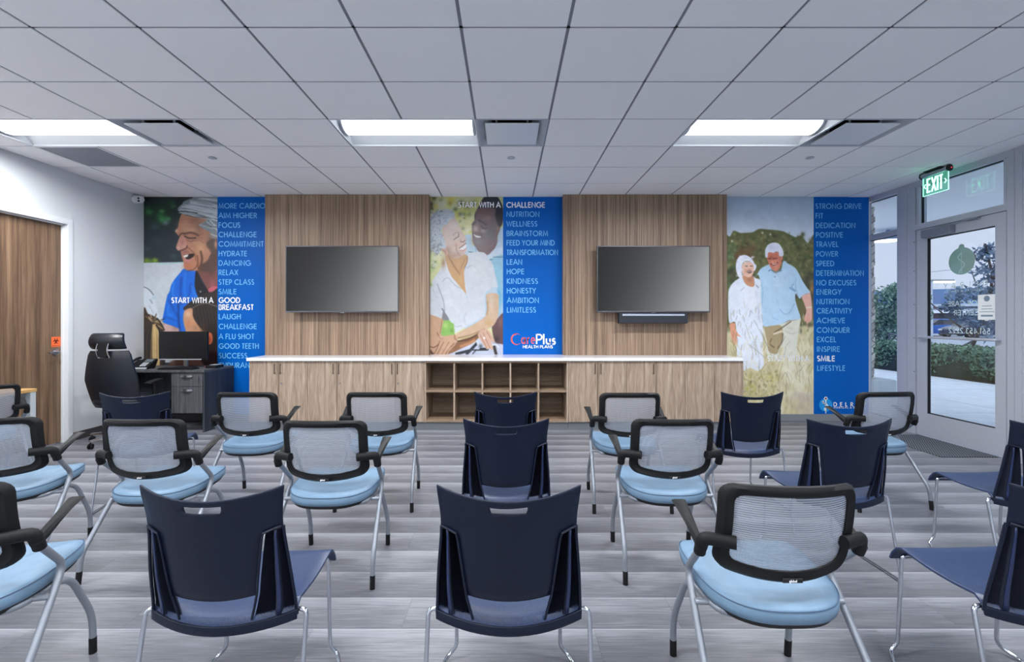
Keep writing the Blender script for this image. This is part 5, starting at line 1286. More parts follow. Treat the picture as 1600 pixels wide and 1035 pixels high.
mn = tag(empty('computer_monitor', (-4.130, 6.02, 0.756)), 'black computer monitor with a silver lower strip on the grey desk', 'monitor')
mr = MB(); mr.box(-0.308, 0.308, -0.018, 0.022, 0.098, 0.462); mr.build('housing', M_black, mn, bevel=0.006)
MB().box(-0.299, 0.299, -0.0195, -0.017, 0.122, 0.454).build('screen', mat('dark_screen', rgb(20, 21, 24), 0.3), mn)
MB().box(-0.300, 0.240, -0.0215, -0.017, 0.101, 0.113).build('silver_strip', mat('silver_plastic', rgb(186, 190, 198), 0.35, metal=0.3), mn)
MB().box(-0.020, 0.030, 0.022, 0.05, 0.010, 0.30).build('neck', M_steel, mn, bevel=0.004)
f = MB(); f.prism([(-0.13, -0.05), (-0.03, 0.16), (0.05, 0.16), (0.17, -0.05), (0.10, -0.06), (0.01, 0.02), (-0.07, -0.06)], 0.0, 0.011, 'Z'); f.build('foot', M_black, mn, bevel=0.003)

kb = tag(empty('keyboard', (-4.055, 5.815, 0.756)), 'black keyboard in front of the monitor on the grey desk', 'keyboard')
MB().box(-0.215, 0.215, -0.068, 0.068, 0.0, 0.014).build('base', M_black, kb, bevel=0.004)
q = MB()
for r_ in range(5):
    for c_ in range(17): q.box(-0.205+c_*0.0242, -0.205+c_*0.0242+0.020, -0.058+r_*0.0235, -0.058+r_*0.0235+0.019, 0.0142, 0.0205)
q.build('keys', M_black, kb)

ph = tag(empty('desk_phone', (-4.575, 5.885, 0.756), 0.0), 'black office phone with handset at the left of the desk', 'phone')
b_ = MB(); b_.prism([(-0.08, 0.008), (-0.08, 0.02), (0.10, 0.120), (0.115, 0.108), (0.06, 0.0), (-0.075, 0.0)], -0.045, 0.135, 'X'); b_.build('base', M_black, ph, bevel=0.004)
b_ = MB(); b_.prism([(-0.088, 0.004), (-0.088, 0.012), (-0.078, 0.021), (-0.074, 0.014)], -0.046, 0.136, 'X'); b_.build('front_trim', mat('silver_plastic', rgb(186, 190, 198)), ph)
def onphone(x0, x1, s0, s1, h=0.003):
    q = MB(); d_ = Vector((0, 0.18, 0.10)).normalized(); n_ = Vector((0, -d_.z, d_.y)); b0 = Vector((0, -0.08, 0.021))
    cs = [b0+d_*s+Vector((x, 0, 0)) for s in (s0, s1) for x in (x0, x1)]
    q.loft([[cs[0], cs[1], cs[3], cs[2]], [c_+n_*h for c_ in (cs[0], cs[1], cs[3], cs[2])]]); return q
onphone(0.020, 0.115, 0.125, 0.185).build('display', mat('grey_lcd', rgb(92, 98, 104), 0.3), ph)
q = MB()
for r_ in range(4):
    for c_ in range(3):
        w_ = onphone(0.026+c_*0.026, 0.044+c_*0.026, 0.030+r_*0.021, 0.044+r_*0.021, 0.004); o_ = len(q.v); q.v += w_.v; q.f += [tuple(a+o_ for a in ff) for ff in w_.f]; q.mi += w_.mi
q.build('keypad', mat('pale_grey_key', rgb(190, 194, 200), 0.5), ph)
hs = MB(); hs.tube(smoothpath([(-0.082, -0.075, 0.035), (-0.085, -0.03, 0.085), (-0.085, 0.04, 0.118), (-0.082, 0.10, 0.128)], 0.03, 4), [0.026, 0.024, 0.021, 0.019, 0.019, 0.019, 0.019, 0.019, 0.019, 0.02, 0.021, 0.022, 0.024, 0.026][:14], 12, flat=0.75)
hs.build('handset', M_black, ph, smooth=True)
b_ = MB(); b_.prism([(-0.08, 0.004), (-0.075, 0.02), (0.10, 0.105), (0.11, 0.095), (0.06, 0.0)], -0.112, -0.046, 'X'); b_.build('cradle', M_black, ph, bevel=0.004)

dx = tag(empty('card_reader', (-3.745, 6.02, 0.756)), 'small black box at the right end of the grey desk', 'box')
MB().box(-0.055, 0.075, -0.09, 0.09, 0, 0.034).build('body', M_black, dx, bevel=0.005)
MB().box(-0.03, 0.06, -0.04, 0.07, 0.034, 0.040).build('top_plate', mat('silver_plastic', rgb(186, 190, 198)), dx, bevel=0.002)
MB().cyl((-0.075, -0.05, 0.0), 0.008, 0.022, 'Z', 12).build('red_button', mat('red_plastic', rgb(196, 48, 52), 0.4), dx)

# ------------------------------------------------------------------ black leather office chair
oc = tag(empty('office_chair', (-4.30, 5.31, 0), 0.13), 'black leather swivel chair with headrest drawn up to the grey desk', 'office chair')
b_ = MB()
for k in range(5):
    a = math.radians(176+72*k); c_, s_ = math.cos(a), math.sin(a)
    rings = []
    for r_, z, hw, hh_ in ((0.03, 0.105, 0.028, 0.024), (0.16, 0.100, 0.022, 0.017), (0.365, 0.082, 0.016, 0.011)):
        rings.append([(r_*c_-u*s_, r_*s_+u*c_, z+v) for u, v in ((-hw, -hh_), (hw, -hh_), (hw*.8, hh_), (-hw*.8, hh_))])
    b_.loft(rings)
b_.lathe([(0.045, 0.075), (0.05, 0.09), (0.048, 0.125), (0.03, 0.135)], (0, 0, 0), 20)
base = b_.build('star_base', M_chrome, oc, bevel=0.004)
for k in range(5):
    a = math.radians(176+72*k); x, y = 0.355*math.cos(a), 0.355*math.sin(a); c_ = MB()
    for s_ in (-1, 1):
        q = MB(); q.lathe([(0.018, 0), (0.029, 0.002), (0.030, 0.010), (0.025, 0.016)], (0, 0, 0), 18)
        q.v = [(x+s_*(0.005+z)*math.sin(a+.5)+u*math.cos(a+.5), y-s_*(0.005+z)*math.cos(a+.5)+u*math.sin(a+.5), 0.030+v) for u, v, z in q.v]
        o_ = len(c_.v); c_.v += q.v; c_.f += [tuple(i+o_ for i in f_) for f_ in q.f]; c_.mi += q.mi
    c_.cyl((x, y, 0.04), 0.008, 0.05, 'Z', 10)
    c_.build('caster', M_black, base, smooth=True, angle=40)
g_ = MB(); g_.lathe([(0.028, 0.12), (0.028, 0.27), (0.018, 0.27), (0.018, 0.40)], (0, 0, 0), 18); g_.build('gas_lift', M_black, oc, smooth=True, angle=40)
MB().box(-0.11, 0.11, -0.14, 0.12, 0.385, 0.43).build('tilt_mechanism', M_black, oc, bevel=0.01)
def cushion(outline, z0, th, name, m, par, crown=0.012):
    q = MB(); rings = []
    cx_ = sum(p[0] for p in outline)/len(outline); cy_ = sum(p[1] for p in outline)/len(outline)
    for s_, z in ((0.90, z0), (0.985, z0+th*.22), (1.0, z0+th*.5), (0.985, z0+th*.8), (0.93, z0+th*.97), (0.7, z0+th+crown*.5), (0.35, z0+th+crown)):
        rings.append([(cx_+(x-cx_)*s_, cy_+(y-cy_)*s_, z) for x, y in outline])
    q.loft(rings); return q.build(name, m, par, smooth=True, angle=180)
se = [(0.255*math.copysign(abs(math.cos(t_))**.55, math.cos(t_)), 0.02+0.245*math.copysign(abs(math.sin(t_))**.55, math.sin(t_))) for t_ in [2*PI*k/40 for k in range(40)]]
cushion(se, 0.43, 0.085, 'seat', M_leather, oc)
# backrest: front cushion and rear shell bowed in one curved slab
def backslab(z0, z1, w0, w1, w2, y0, y1, th, bow, name, m, par, rr=0.06):
    q = MB(); n = 14; rings = []
    def W(t): return w0*(1-t)*(1-2*t if t < .5 else 0)+(w1*(1-abs(2*t-1)))+(w2*(2*t-1) if t > .5 else 0)+(w0*t*(1-2*t) if t < .5 else 0)
    for i in range(n+1):
        t = i/n; z = z0+(z1-z0)*t; ww = W(t); e = min(t, 1-t)*(z1-z0); 
        if e < rr: ww -= (rr-math.sqrt(max(0, rr*rr-(rr-e)**2)))*0.55
        yc = y0+(y1-y0)*t-0.035*math.sin(PI*t)*1.0
        th_ = th*(0.55+0.45*min(1, e/0.05)); ring = []
        m_ = 10
        for j in range(m_+1):
            u = -1+2*j/m_; ring.append((u*ww, yc+bow*u*u-th_/2*(1-0.5*u**6), z))
        for j in range(m_+1):
            u = 1-2*j/m_; ring.append((u*ww, yc+bow*u*u+th_/2*(1-0.5*u**6), z))
        rings.append(ring)
    q.loft(rings); return q.build(name, m, par, smooth=True, angle=50)
bk = backslab(0.405, 1.035, 0.235, 0.258, 0.196, -0.165, -0.30, 0.055, 0.05, 'backrest', M_leather, oc, rr=0.022)
backslab(1.052, 1.225, 0.172, 0.165, 0.152, -0.285, -0.300, 0.070, 0.03, 'headrest', M_leather, oc, rr=0.024)
h_ = MB()
for x in (-0.052, 0.052): h_.tube(smoothpath([(x, -0.338, 0.965), (x, -0.372, 1.02), (x, -0.372, 1.07), (x, -0.345, 1.125)], 0.02, 3), 0.007, 8)
h_.tube([(-0.052, -0.338, 0.966), (0.052, -0.338, 0.966)], 0.007, 8); h_.tube([(-0.052, -0.345, 1.122), (0.052, -0.345, 1.122)], 0.007, 8)
h_.build('headrest_bracket', M_chrome, oc, smooth=True)
MB().box(-0.045, 0.045, -0.366, -0.350, 0.975, 1.115).build('bracket_cover', M_black, oc, bevel=0.004)
for s_ in (-1, 1):
    a_ = MB(); a_.loft([[(s_*0.275+u, y, z+v) for u, v in ((-w_, -0.012), (w_, -0.012), (w_, 0.010), (-w_, 0.010))] for y, z, w_ in ((-0.085, 0.655, 0.034), (0.02, 0.668, 0.040), (0.16, 0.676, 0.036))]); p_ = a_.build('armrest', M_black, oc, bevel=0.008, seg=3)
    MB().tube(smoothpath([(s_*0.275, 0.02, 0.655), (s_*0.285, 0.03, 0.52), (s_*0.28, 0.02, 0.43), (s_*0.10, 0.0, 0.405)], 0.05, 4), 0.020, 10, flat=0.8).build('arm_post', M_black, p_, smooth=True)

# ------------------------------------------------------------------ table by the wooden door
tb = tag(empty('side_table', (-4.59, 3.66, 0)), 'table with honey-coloured top and pale metal legs by the wooden door', 'table')
TXa, TXb, TYa, TYb = -0.29, 0.29, -0.62, 0.65
MB().box(TXa, TXb, TYa, TYb, 0.711, 0.740).build('tabletop', M_oak, tb, bevel=0.002)
M_tleg = mat('pale_grey_metal', rgb(176, 184, 190), 0.45)
for sx_ in (TXa+.004, TXb-.054):
    for sy in (TYa+.004, TYb-.054): MB().box(sx_, sx_+.05, sy, sy+.05, 0, 0.7105).build('leg', M_tleg, tb, bevel=0.002)
f = MB()
for sy in (TYa+.008, TYb-.050): f.box(TXa+.054, TXb-.054, sy, sy+.04, 0.665, 0.7105)
f.build('rail', M_tleg, tb, bevel=0.002)

# ------------------------------------------------------------------ chairs
def mesh_fabric():
    m = bpy.data.materials.new('pale_grey_mesh'); m.use_nodes = True; nt = m.node_tree; b = nt.nodes['Principled BSDF']
    b.inputs['Roughness'].default_value = 0.75
    t = N(m, 'ShaderNodeTexCoord'); s = N(m, 'ShaderNodeSeparateXYZ'); L(m, t.outputs['Object'], s.inputs[0])
    ns = N(m, 'ShaderNodeTexNoise'); ns.inputs['Scale'].default_value = 14; ns.inputs['Detail'].default_value = 1; L(m, t.outputs['Object'], ns.inputs[0])
    a = N(m, 'ShaderNodeMath', operation='MULTIPLY_ADD'); L(m, ns.outputs[0], a.inputs[0]); a.inputs[1].default_value = 0.004; L(m, s.outputs['Z'], a.inputs[2])
    d_ = N(m, 'ShaderNodeMath', operation='MULTIPLY'); L(m, a.outputs[0], d_.inputs[0]); d_.inputs[1].default_value = 1/0.0074
    fr_ = N(m, 'ShaderNodeMath', operation='FRACT'); L(m, d_.outputs[0], fr_.inputs[0])
    r = ramp(m, [(0.02, (0.10, 0.10, 0.10, 1)), (0.16, (0.90, 0.90, 0.90, 1)), (0.80, (0.90, 0.90, 0.90, 1)), (0.97, (0.10, 0.10, 0.10, 1))])
    c = ramp(m, [(0.02, rgb(34, 40, 52)), (0.2, rgb(158, 166, 180)), (0.78, rgb(158, 166, 180)), (0.97, rgb(34, 40, 52))])
    L(m, fr_.outputs[0], r.inputs[0]); L(m, fr_.outputs[0], c.inputs[0]); L(m, c.outputs[0], b.inputs['Base Color'])
    al = N(m, 'ShaderNodeMath', operation='MULTIPLY_ADD'); L(m, r.outputs[0], al.inputs[0]); al.inputs[1].default_value = 0.62; al.inputs[2].default_value = 0.26
    L(m, al.outputs[0], b.inputs['Alpha'])
    return m
M_mesh = mesh_fabric()
def back_y(x, z):                                  # curved lean of the mesh back
    t = (z-0.52)/0.335
    return -0.160-0.070*t-0.018*math.sin(PI*min(1, max(0, t)))+0.080*(x/0.22)**2
def mesh_chair():
    t = empty('mesh_back_chair')
    # seat cushion
    ol = []
    for k in range(56):
        a = 2*PI*k/56; c_, s_ = math.cos(a), math.sin(a)
        if s_ >= 0: e = 0.42; x, y = 0.232*math.copysign(abs(c_)**e, c_), 0.05+0.215*abs(s_)**e
        else: e = 0.74; x, y = 0.232*math.copysign(abs(c_)**e, c_), 0.05-0.250*abs(s_)**(e*1.05)
        ol.append((x, y))
    def zt(y): return 0.447+0.030*(y+0.2)/0.465-0.020*max(0, (y-0.20)/0.065)**2
    q = MB(); rings = []
    for s_, dz in ((0.93, -0.052), (0.985, -0.047), (1.0, -0.030), (1.0, -0.012), (0.975, -0.001), (0.93, 0.004), (0.8, 0.006), (0.5, 0.002), (0.2, 0.0)):
        rings.append([(x*s_, 0.03+(y-0.03)*s_, zt(y)+dz) for x, y in ol])
    q.loft(rings); seat = q.build('seat', M_vinyl, t, smooth=True, angle=180)
    q = MB(); q.tube([(x*0.992, 0.03+(y-0.03)*0.992, zt(y)-0.004) for x, y in ol], 0.0022, 6, closed=True); q.build('piping', M_piping, seat, smooth=True)
    q = MB(); q.loft([[(x*s_, 0.03+(y-0.03)*s_, zt(y)+dz) for x, y in ol] for s_, dz in ((0.80, -0.072), (0.93, -0.066), (0.955, -0.049))]); q.build('seat_pan', M_blackm, t, smooth=True, angle=40)
    # back frame
    o_ = rrect(0.220, 0.545, 0.838, 0.040, 5, top=0.012, bot=0.026)
    i_ = rrect(0.182, 0.580, 0.808, 0.026, 5, top=0.008, bot=0.022)
    n = 96
    def resample(P, n):
        d = [0]
        for a, b in zip(P, P[1:]+P[:1]): d.append(d[-1]+math.hypot(b[0]-a[0], b[1]-a[1]))
        out = []; Q = P+P[:1]
        for k in range(n):
            s_ = d[-1]*k/n; j = max(x for x in range(len(P)) if d[x] <= s_+1e-9); f_ = (s_-d[j])/max(1e-9, d[j+1]-d[j]); out.append((Q[j][0]+(Q[j+1][0]-Q[j][0])*f_, Q[j][1]+(Q[j+1][1]-Q[j][1])*f_))
        return out
    O, I = resample(o_, n), resample(i_, n)
    rings = []
    for (ax, az), (bx, bz) in zip(O, I):
        ya, yb = back_y(ax, az), back_y(bx, bz)
        mx_, mz_ = (ax+bx)/2, (az+bz)/2; ym = back_y(mx_, mz_)
        rings.append([(ax, ya-0.006, az), (ax*.7+bx*.3, ym-0.013, az*.7+bz*.3), (ax*.25+bx*.75, ym-0.013, az*.25+bz*.75), (bx, yb-0.005, bz), (bx, yb+0.008, bz), (mx_, ym+0.012, mz_), (ax, ya+0.008, az)])
    q = MB(); q.ringloop(rings); bf = q.build('back_frame', M_black, t, smooth=True, angle=50)
    q = MB(); q.grid([[(x, back_y(x, z)+0.002, z) for x in [(-0.192+0.384*j/12) for j in range(13)]] for z in [0.566+(0.252)*i/10+0 for i in range(11)]])
    q.grid([[(x, back_y(x, z)+0.002, z) for x in [(-0.165+0.33*j/12) for j in range(13)]] for z in (0.535+0.006*0, 0.551, 0.566)])
    q.build('back_mesh', M_mesh, t, smooth=True, angle=180, recalc=False)
    q = MB(); q.box(-0.032, 0.032, back_y(0, .545)-0.0165, back_y(0, .545)-0.010, 0.5275, 0.5415); nb = q.build('name_plate', M_blackm, t, bevel=0.002)
    q = MB(); put_text(q, 'global', lambda a, b: (a, back_y(0, .545)-0.0170, b), -0.012, 0.535, 0.0085, 0.024, 0.2); q.build('lettering', M_letter, nb, recalc=False)
    for s_ in (-1, 1):
        # arm bracket round the back frame, then the blade-shaped arm pad
        q = MB(); z = 0.645
        ya = back_y(0.20, z)
        yi = back_y(0.176, z)
        pth = smoothpath([(s_*0.172, yi-0.019, z+0.004), (s_*0.215, back_y(0.215, z)-0.024, z+0.004), (s_*0.262, -0.128, z+0.002), (s_*0.266, -0.117, z-0.036)], 0.026, 4)
        q.tube(pth, [0.0185]*(len(pth)-3)+[0.018, 0.0175, 0.0165], 12, flat=1.2)
        q.box(min(s_*0.196, s_*0.219), max(s_*0.196, s_*0.219), back_y(0.2, z)-0.012, back_y(0.21, z), z-0.016, z+0.020)
        br = q.build('arm_bracket', M_black, t, smooth=True, angle=50)
        MB().tube([(s_*0.266, -0.119, z-0.026), (s_*0.265, -0.106, z-0.056)], 0.0195, 16).build('collar', M_black, br, smooth=True, angle=40)
        q = MB(); secs = [(-0.130, 0.612, 0.013, 0.014), (-0.110, 0.618, 0.0135, 0.018), (-0.075, 0.634, 0.015, 0.017), (-0.030, 0.655, 0.018, 0.012), (0.020, 0.676, 0.022, 0.008), (0.070, 0.694, 0.0265, 0.005)]
        q.loft([[(s_*(0.266+0.006*(y+0.13)/0.2)+u*w_, y, z_+v*h_) for u, v in ((-1, .35), (-.6, 1), (.6, 1), (1, .35), (.55, -1), (-.55, -1))] for y, z_, w_, h_ in secs])
        q.build('arm_pad', M_black, t, smooth=True, angle=35)
        # rear leg, from the collar forward to the knee and back to the floor
        q = MB(); pth = smoothpath([(s_*0.265, -0.115, 0.605), (s_*0.253, 0.030, 0.468), (s_*0.272, -0.222, 0.150), (s_*0.274, -0.240, 0.0)], 0.045, 6)
        q.tube(pth, 0.0125, 12); lg_ = q.build('leg', M_silver, t, smooth=True, angle=60)
        MB().tube([(s_*0.2731, -0.2321, 0.066), (s_*0.274, -0.240, 0.0)], 0.0136, 12).build('rubber_foot', M_rubber, lg_, smooth=True, angle=60)
        # front leg
        q = MB(); pth = smoothpath([(s_*0.10, -0.125, 0.388), (s_*0.195, -0.105, 0.388), (s_*0.225, 0.105, 0.388), (s_*0.236, 0.228, 0.160), (s_*0.233, 0.235, 0.0)], 0.07, 6)
        q.tube(pth, 0.0125, 12); lg_ = q.build('leg', M_silver, t, smooth=True, angle=60)
        MB().tube([(s_*0.2344, 0.2318, 0.066), (s_*0.233, 0.235, 0.0)], 0.0136, 12).build('rubber_foot', M_rubber, lg_, smooth=True, angle=60)
        MB().tube([(s_*0.258, -0.048, 0.388), (s_*0.205, -0.050, 0.388)], 0.0100, 10).build('link', M_silver, t, smooth=True, angle=60)
    MB().tube([(-0.105, -0.125, 0.388), (0.105, -0.125, 0.388)], 0.0122, 12).build('cross_tube', M_silver, t, smooth=True, angle=60)
    return t

def lerp(a, b, t): return a+(b-a)*t
def pw(t, pts):
    for (a, va), (b, vb) in zip(pts, pts[1:]):
        if t <= b: return va+(vb-va)*max(0, (t-a))/(b-a)
    return pts[-1][1]
def shell_chair():
    t = empty('stacking_chair')
    HW = lambda z: pw(z, [(0.40, 0.234), (0.55, 0.226), (0.70, 0.212), (0.76, 0.213), (0.855, 0.224)])   # half width by height
    YC = lambda z: pw(z, [(0.40, -0.205), (0.46, -0.212), (0.56, -0.232), (0.66, -0.247), (0.76, -0.262), (0.83, -0.274)])
    def P(u, z, off=0.0):
        return (u*HW(z), YC(z)+0.058*u*u+off, z)
    def dipz(z, u): # upper edge and lower rim dip towards the middle
        return z-0.033*(1-u*u)*max(0, (z-0.74)/0.115)
    XI = lambda z: pw(z, [(0.42, 0.112), (0.505, 0.133), (0.69, 0.158), (0.712, 0.163)])/HW(z)
    # backrest: full-width top with a hand slot, narrower middle below
    q = MB()
    zs = [0.712, 0.735, 0.757, 0.785, 0.80, 0.815, 0.830, 0.845, 0.855]
    rows = []
    for z in zs:
        xi = pw(z, [(0.712, 0.163), (0.757, 0.155), (0.855, 0.16)])/HW(z); xh = pw(z, [(0.712, 0.047), (0.786, 0.049), (0.815, 0.057), (0.855, 0.058)])/HW(z)
        us = [-1, lerp(-1, -xi, .5), -xi, lerp(-xi, -xh, .33), lerp(-xi, -xh, .67), -xh, -xh/2, 0, xh/2, xh, lerp(xh, xi, .33), lerp(xh, xi, .67), xi, lerp(xi, 1, .5), 1]
        rows.append([P(u, dipz(z, u)) for u in us])
    def hole(i, j): return 5 <= j <= 8 and 4 <= i <= 5
    low = []
    for z in [0.505, 0.53, 0.56, 0.60, 0.65, 0.69]:
        xi = XI(z); xh = 0.047/HW(z)
        us = [-1, lerp(-1, -xi, .5), -xi, lerp(-xi, -xh, .33), lerp(-xi, -xh, .67), -xh, -xh/2, 0, xh/2, xh, lerp(xh, xi, .33), lerp(xh, xi, .67), xi, lerp(xi, 1, .5), 1]
        low.append([P(u, z-0.012*(1-min(1, (u/xi)**2))*max(0, (0.56-z)/0.055)) for u in us])
    nl = len(low)
    q.grid(low+rows, skip=lambda i, j: (i < nl and not 2 <= j <= 11) or (i >= nl and hole(i-nl, j)))
    q.build('backrest', M_navy, t, smooth=True, angle=60, solid=0.0065, bevel=0.0012, seg=1)
    # rim across the back of the seat
    q = MB(); q.grid([[(u*0.2345, YC(0.42)-0.002+0.058*u*u, zz-0.020*(1-u*u)) for u in [-1+j/8 for j in range(17)]] for zz in (0.398, 0.408, 0.419, 0.429)])
    q.build('rear_rim', M_navy, t, smooth=True, solid=0.010, bevel=0.002)
    # raised lips beside the wings and along the bottom rim
    for s_ in (-1, 1):
        q = MB()
        pth = [P(s_*0.985, 0.722, -0.006), P(s_*0.90, 0.718, -0.007), P(s_*XI(0.712), 0.708, -0.007), P(s_*XI(0.69), 0.69, -0.007)]+[P(s_*XI(z), z, -0.006) for z in (0.65, 0.60, 0.56, 0.505, 0.46, 0.425)]
        q.tube(pth, 0.0042, 6); q.build('wing_rim', M_navy, t, smooth=True)
        # ribbed wing panel
        q = MB(); n = 44; rows = []
        for z in (0.425, 0.46, 0.505, 0.56, 0.60, 0.65, 0.69, 0.710):
            a = XI(z)+0.012; r_ = []
            for j in range(n+1):
                u = lerp(a, 0.985, j/n); w_ = lerp(XI(0.69), 1, j/n); flat_ = 0.52 < j/n < 0.68
                rib = (0.010 if flat_ is False and j % 2 else 0.002)
                r_.append(P(s_*u, z, 0.005+rib if not flat_ else -0.001))
            rows.append(r_)
        q.grid(rows); q.build('ribbed_wing', M_navydk, t, smooth=False, recalc=False)
        q = MB(); q.grid([[P(s_*lerp(XI(z), 1, a), z, -0.0025) for a in (0.55, 0.585, 0.62, 0.655)] for z in (0.425, 0.46, 0.505, 0.56, 0.60, 0.65, 0.69, 0.712)]); q.build('wing_bar', M_navybar, t, smooth=True, solid=0.004)
        # outer edge of the back
        q = MB(); q.tube([P(s_*1.0, z, 0.0) for z in (0.412, 0.46, 0.52, 0.58, 0.64, 0.69, 0.72)], 0.0050, 8); q.build('side_rail', M_navy, t, smooth=True)
    # seat: lip at the back under the opening, dished middle, rolled front edge
    rows = []
    for k in range(19):
        v = k/18
        r_ = []
        for j in range(13):
            u = -1+j/6
            yb = YC(0.43)+0.058*u*u
            if v < 0.12:
                s_ = v/0.12; y = yb+0.014*s_*s_; z = 0.402+0.034*s_-0.012*(1-u*u)*(1-s_*.4); hw = 0.234
            else:
                s_ = (v-0.12)/0.88; y = lerp(yb+0.014, 0.222-0.004*u*u, s_); hw = lerp(0.234, 0.224, s_)
                z = 0.436-0.012*math.sin(PI*min(1, s_*1.15))+0.020*s_+0.016*u*u*(1-0.75*s_)-0.0075*(1-u*u)*(1-s_)
                if s_ > 0.86: f_ = (s_-0.86)/0.14; z -= 0.040*f_*f_
            r_.append((u*hw, y, z))
        rows.append(r_)
    u_row = [(x, y+0.010, z-0.026) for x, y, z in rows[-1]]
    rows.append(u_row)
    q = MB(); q.grid(rows); q.build('seat', M_navyseat, t, smooth=True, angle=70, solid=0.009, bevel=0.002, seg=2)
    for s_ in (-1, 1):
        q = MB()
        pth = smoothpath([(s_*0.10, 0.175, 0.424), (s_*0.206, 0.190, 0.424), (s_*0.207, 0.208, 0.058), (s_*0.235, 0.214, 0.026), (s_*0.262, 0.160, 0.0076), (s_*0.268, -0.120, 0.0076), (s_*0.267, -0.228, 0.0076), (s_*0.262, -0.142, 0.424), (s_*0.205, -0.136, 0.419), (s_*0.10, -0.130, 0.408)], 0.022, 5)
        q.tube(pth, 0.0074, 10); q.build('sled_leg', M_chrome, t, smooth=True, angle=60)
    for y, z in ((0.175, 0.424), (-0.130, 0.408)): MB().tube([(-0.10, y, z), (0.10, y, z)], 0.0058, 10).build('cross_rod', M_chrome, t, smooth=True, angle=60)
    return t

MC = mesh_chair(); SCH = shell_chair()
R_ = math.radians
mesh_spots = [
 # x, y, yaw, label
 (-1.877, 1.655, 12.5, 'blue-seated mesh chair cut off at the left edge of the front row'),
 (-2.794, 2.680, 12.3, 'blue-seated mesh chair at the left end of the second row'),
 (-4.270, 3.790, 60.0, 'blue-seated mesh chair facing the wood-topped table at the left edge'),
 (-1.935, 2.665, 0.0, 'blue-seated mesh chair in front of the navy chair by the office chair'),
 (-1.895, 3.585, 0.0, 'blue-seated mesh chair in the back row nearest the grey desk'),
 (-0.957, 2.630, 0.0, 'blue-seated mesh chair in the second row, left of the middle navy chair'),
 (-0.950, 3.585, 0.0, 'blue-seated mesh chair before the cupboards directly left of the cubby shelves'),
 (0.890, 3.560, 0.0, 'blue-seated mesh chair before the cupboards directly right of the cubby shelves'),
 (0.886, 2.670, 0.0, 'blue-seated mesh chair in the second row, right of the middle navy chair'),
 (0.911, 1.685, 0.0, 'large blue-seated mesh chair in the front row, right of the middle navy chair'),
 (2.760, 3.600, 4.0, 'blue-seated mesh chair in the back row nearest the glass door'),
]
for k, (x, y, a, lab) in enumerate(mesh_spots):
    o = MC if k == 0 else copy_tree(MC)
    o.location = (x, y, 0); o.rotation_euler = (0, 0, R_(a)); tag(o, lab, 'chair', 'mesh-back chairs with blue seats')
shell_spots = [
 (-0.915, 1.680, 0.0, 'navy plastic chair in the front row, left of the middle one'),
 (0.006, 1.680, 0.0, 'navy plastic chair in the middle of the front row, nearest the camera'),
 (-0.004, 2.670, 0.0, 'navy plastic chair in the middle of the second row'),
 (-0.010, 3.580, 0.0, 'navy plastic chair in the back row in front of the cubby shelves'),
 (-2.690, 3.570, 11.0, 'navy plastic chair in the back row in front of the black office chair'),
 (1.750, 3.580, 0.0, 'navy plastic chair in the back row below the mural of the couple in grass'),
 (1.775, 2.665, 1.0, 'navy plastic chair just in front of the mesh chair by the glass door'),
 (2.790, 2.640, 2.5, 'navy plastic chair in the second row cut off at the right edge'),
 (1.795, 1.705, 2.0, 'navy plastic chair in the front row cut off at the right edge'),
]
for k, (x, y, a, lab) in enumerate(shell_spots):
    o = SCH if k == 0 else copy_tree(SCH)
    o.location = (x, y, 0); o.rotation_euler = (0, 0, R_(a)); tag(o, lab, 'chair', 'navy plastic sled-base chairs')

# ------------------------------------------------------------------ outside the glass
M_conc = noisy('pale_concrete', rgb(196, 202, 210), rgb(214, 219, 226), nscale=3, rough=0.85)
M_asph = noisy('grey_asphalt', rgb(150, 156, 168), rgb(166, 172, 184), nscale=8, rough=0.9)
def leafmat(name, a, b): return noisy(name, a, b, nscale=9, rough=0.55, detail=2)
M_hedge = leafmat('hedge_leaf', rgb(50, 88, 72), rgb(136, 170, 140))
M_tree = leafmat('tree_leaf', rgb(70, 108, 96), rgb(156, 186, 164))
M_tree2 = leafmat('dark_tree_leaf', rgb(70, 90, 124), rgb(140, 162, 184))
M_bark = mat('grey_bark', rgb(84, 78, 78), 0.9)
struct(MB().box(5.0, 10.45, -12, 30, -0.12, -0.02).build('sidewalk', M_conc))
jm = MB()
for y in (2.2, 4.6, 7.0, 9.4, 11.8, 14.2): jm.box(5.02, 10.4, y-0.006, y+0.006, -0.0199, -0.0192)
jm.box(7.6, 7.612, -6, 25, -0.0199, -0.0192)
struct(jm.build('sidewalk_joints', mat('joint_grey', rgb(150, 156, 166), 0.9)))
struct(MB().box(10.45, 12.4, -12, 60, -0.14, -0.03).build('planting_bed', noisy('bark_mulch', rgb(54, 44, 42), rgb(86, 72, 66), nscale=12, rough=0.95)))
struct(MB().box(12.4, 120, -30, 140, -0.2, -0.04).build('car_park', M_asph))
rs = np.random.RandomState(5)
def leaves(mb, n, where, size, flat=0.0):
    """real little two-sided leaves, folded along the midrib"""
    for _ in range(n):
        p = Vector(where()); a, b = rs.uniform(0, 2*PI), rs.uniform(-1, 1)
        d = Vector((math.cos(a)*math.sqrt(1-b*b), math.sin(a)*math.sqrt(1-b*b), b*(1-flat))).normalized()
        u = d.cross(Vector((rs.uniform(-1, 1), rs.uniform(-1, 1), rs.uniform(-1, 1)+0.01))).normalized(); n_ = d.cross(u)
        s = size*rs.uniform(.6, 1.3)
        i = mb.pts([p-d*s, p+u*s*.42+n_*s*.12, p+d*s, p-u*s*.42+n_*s*.12])
        mb.quadface((i[0], i[1], i[2])); mb.quadface((i[0], i[2], i[3]))
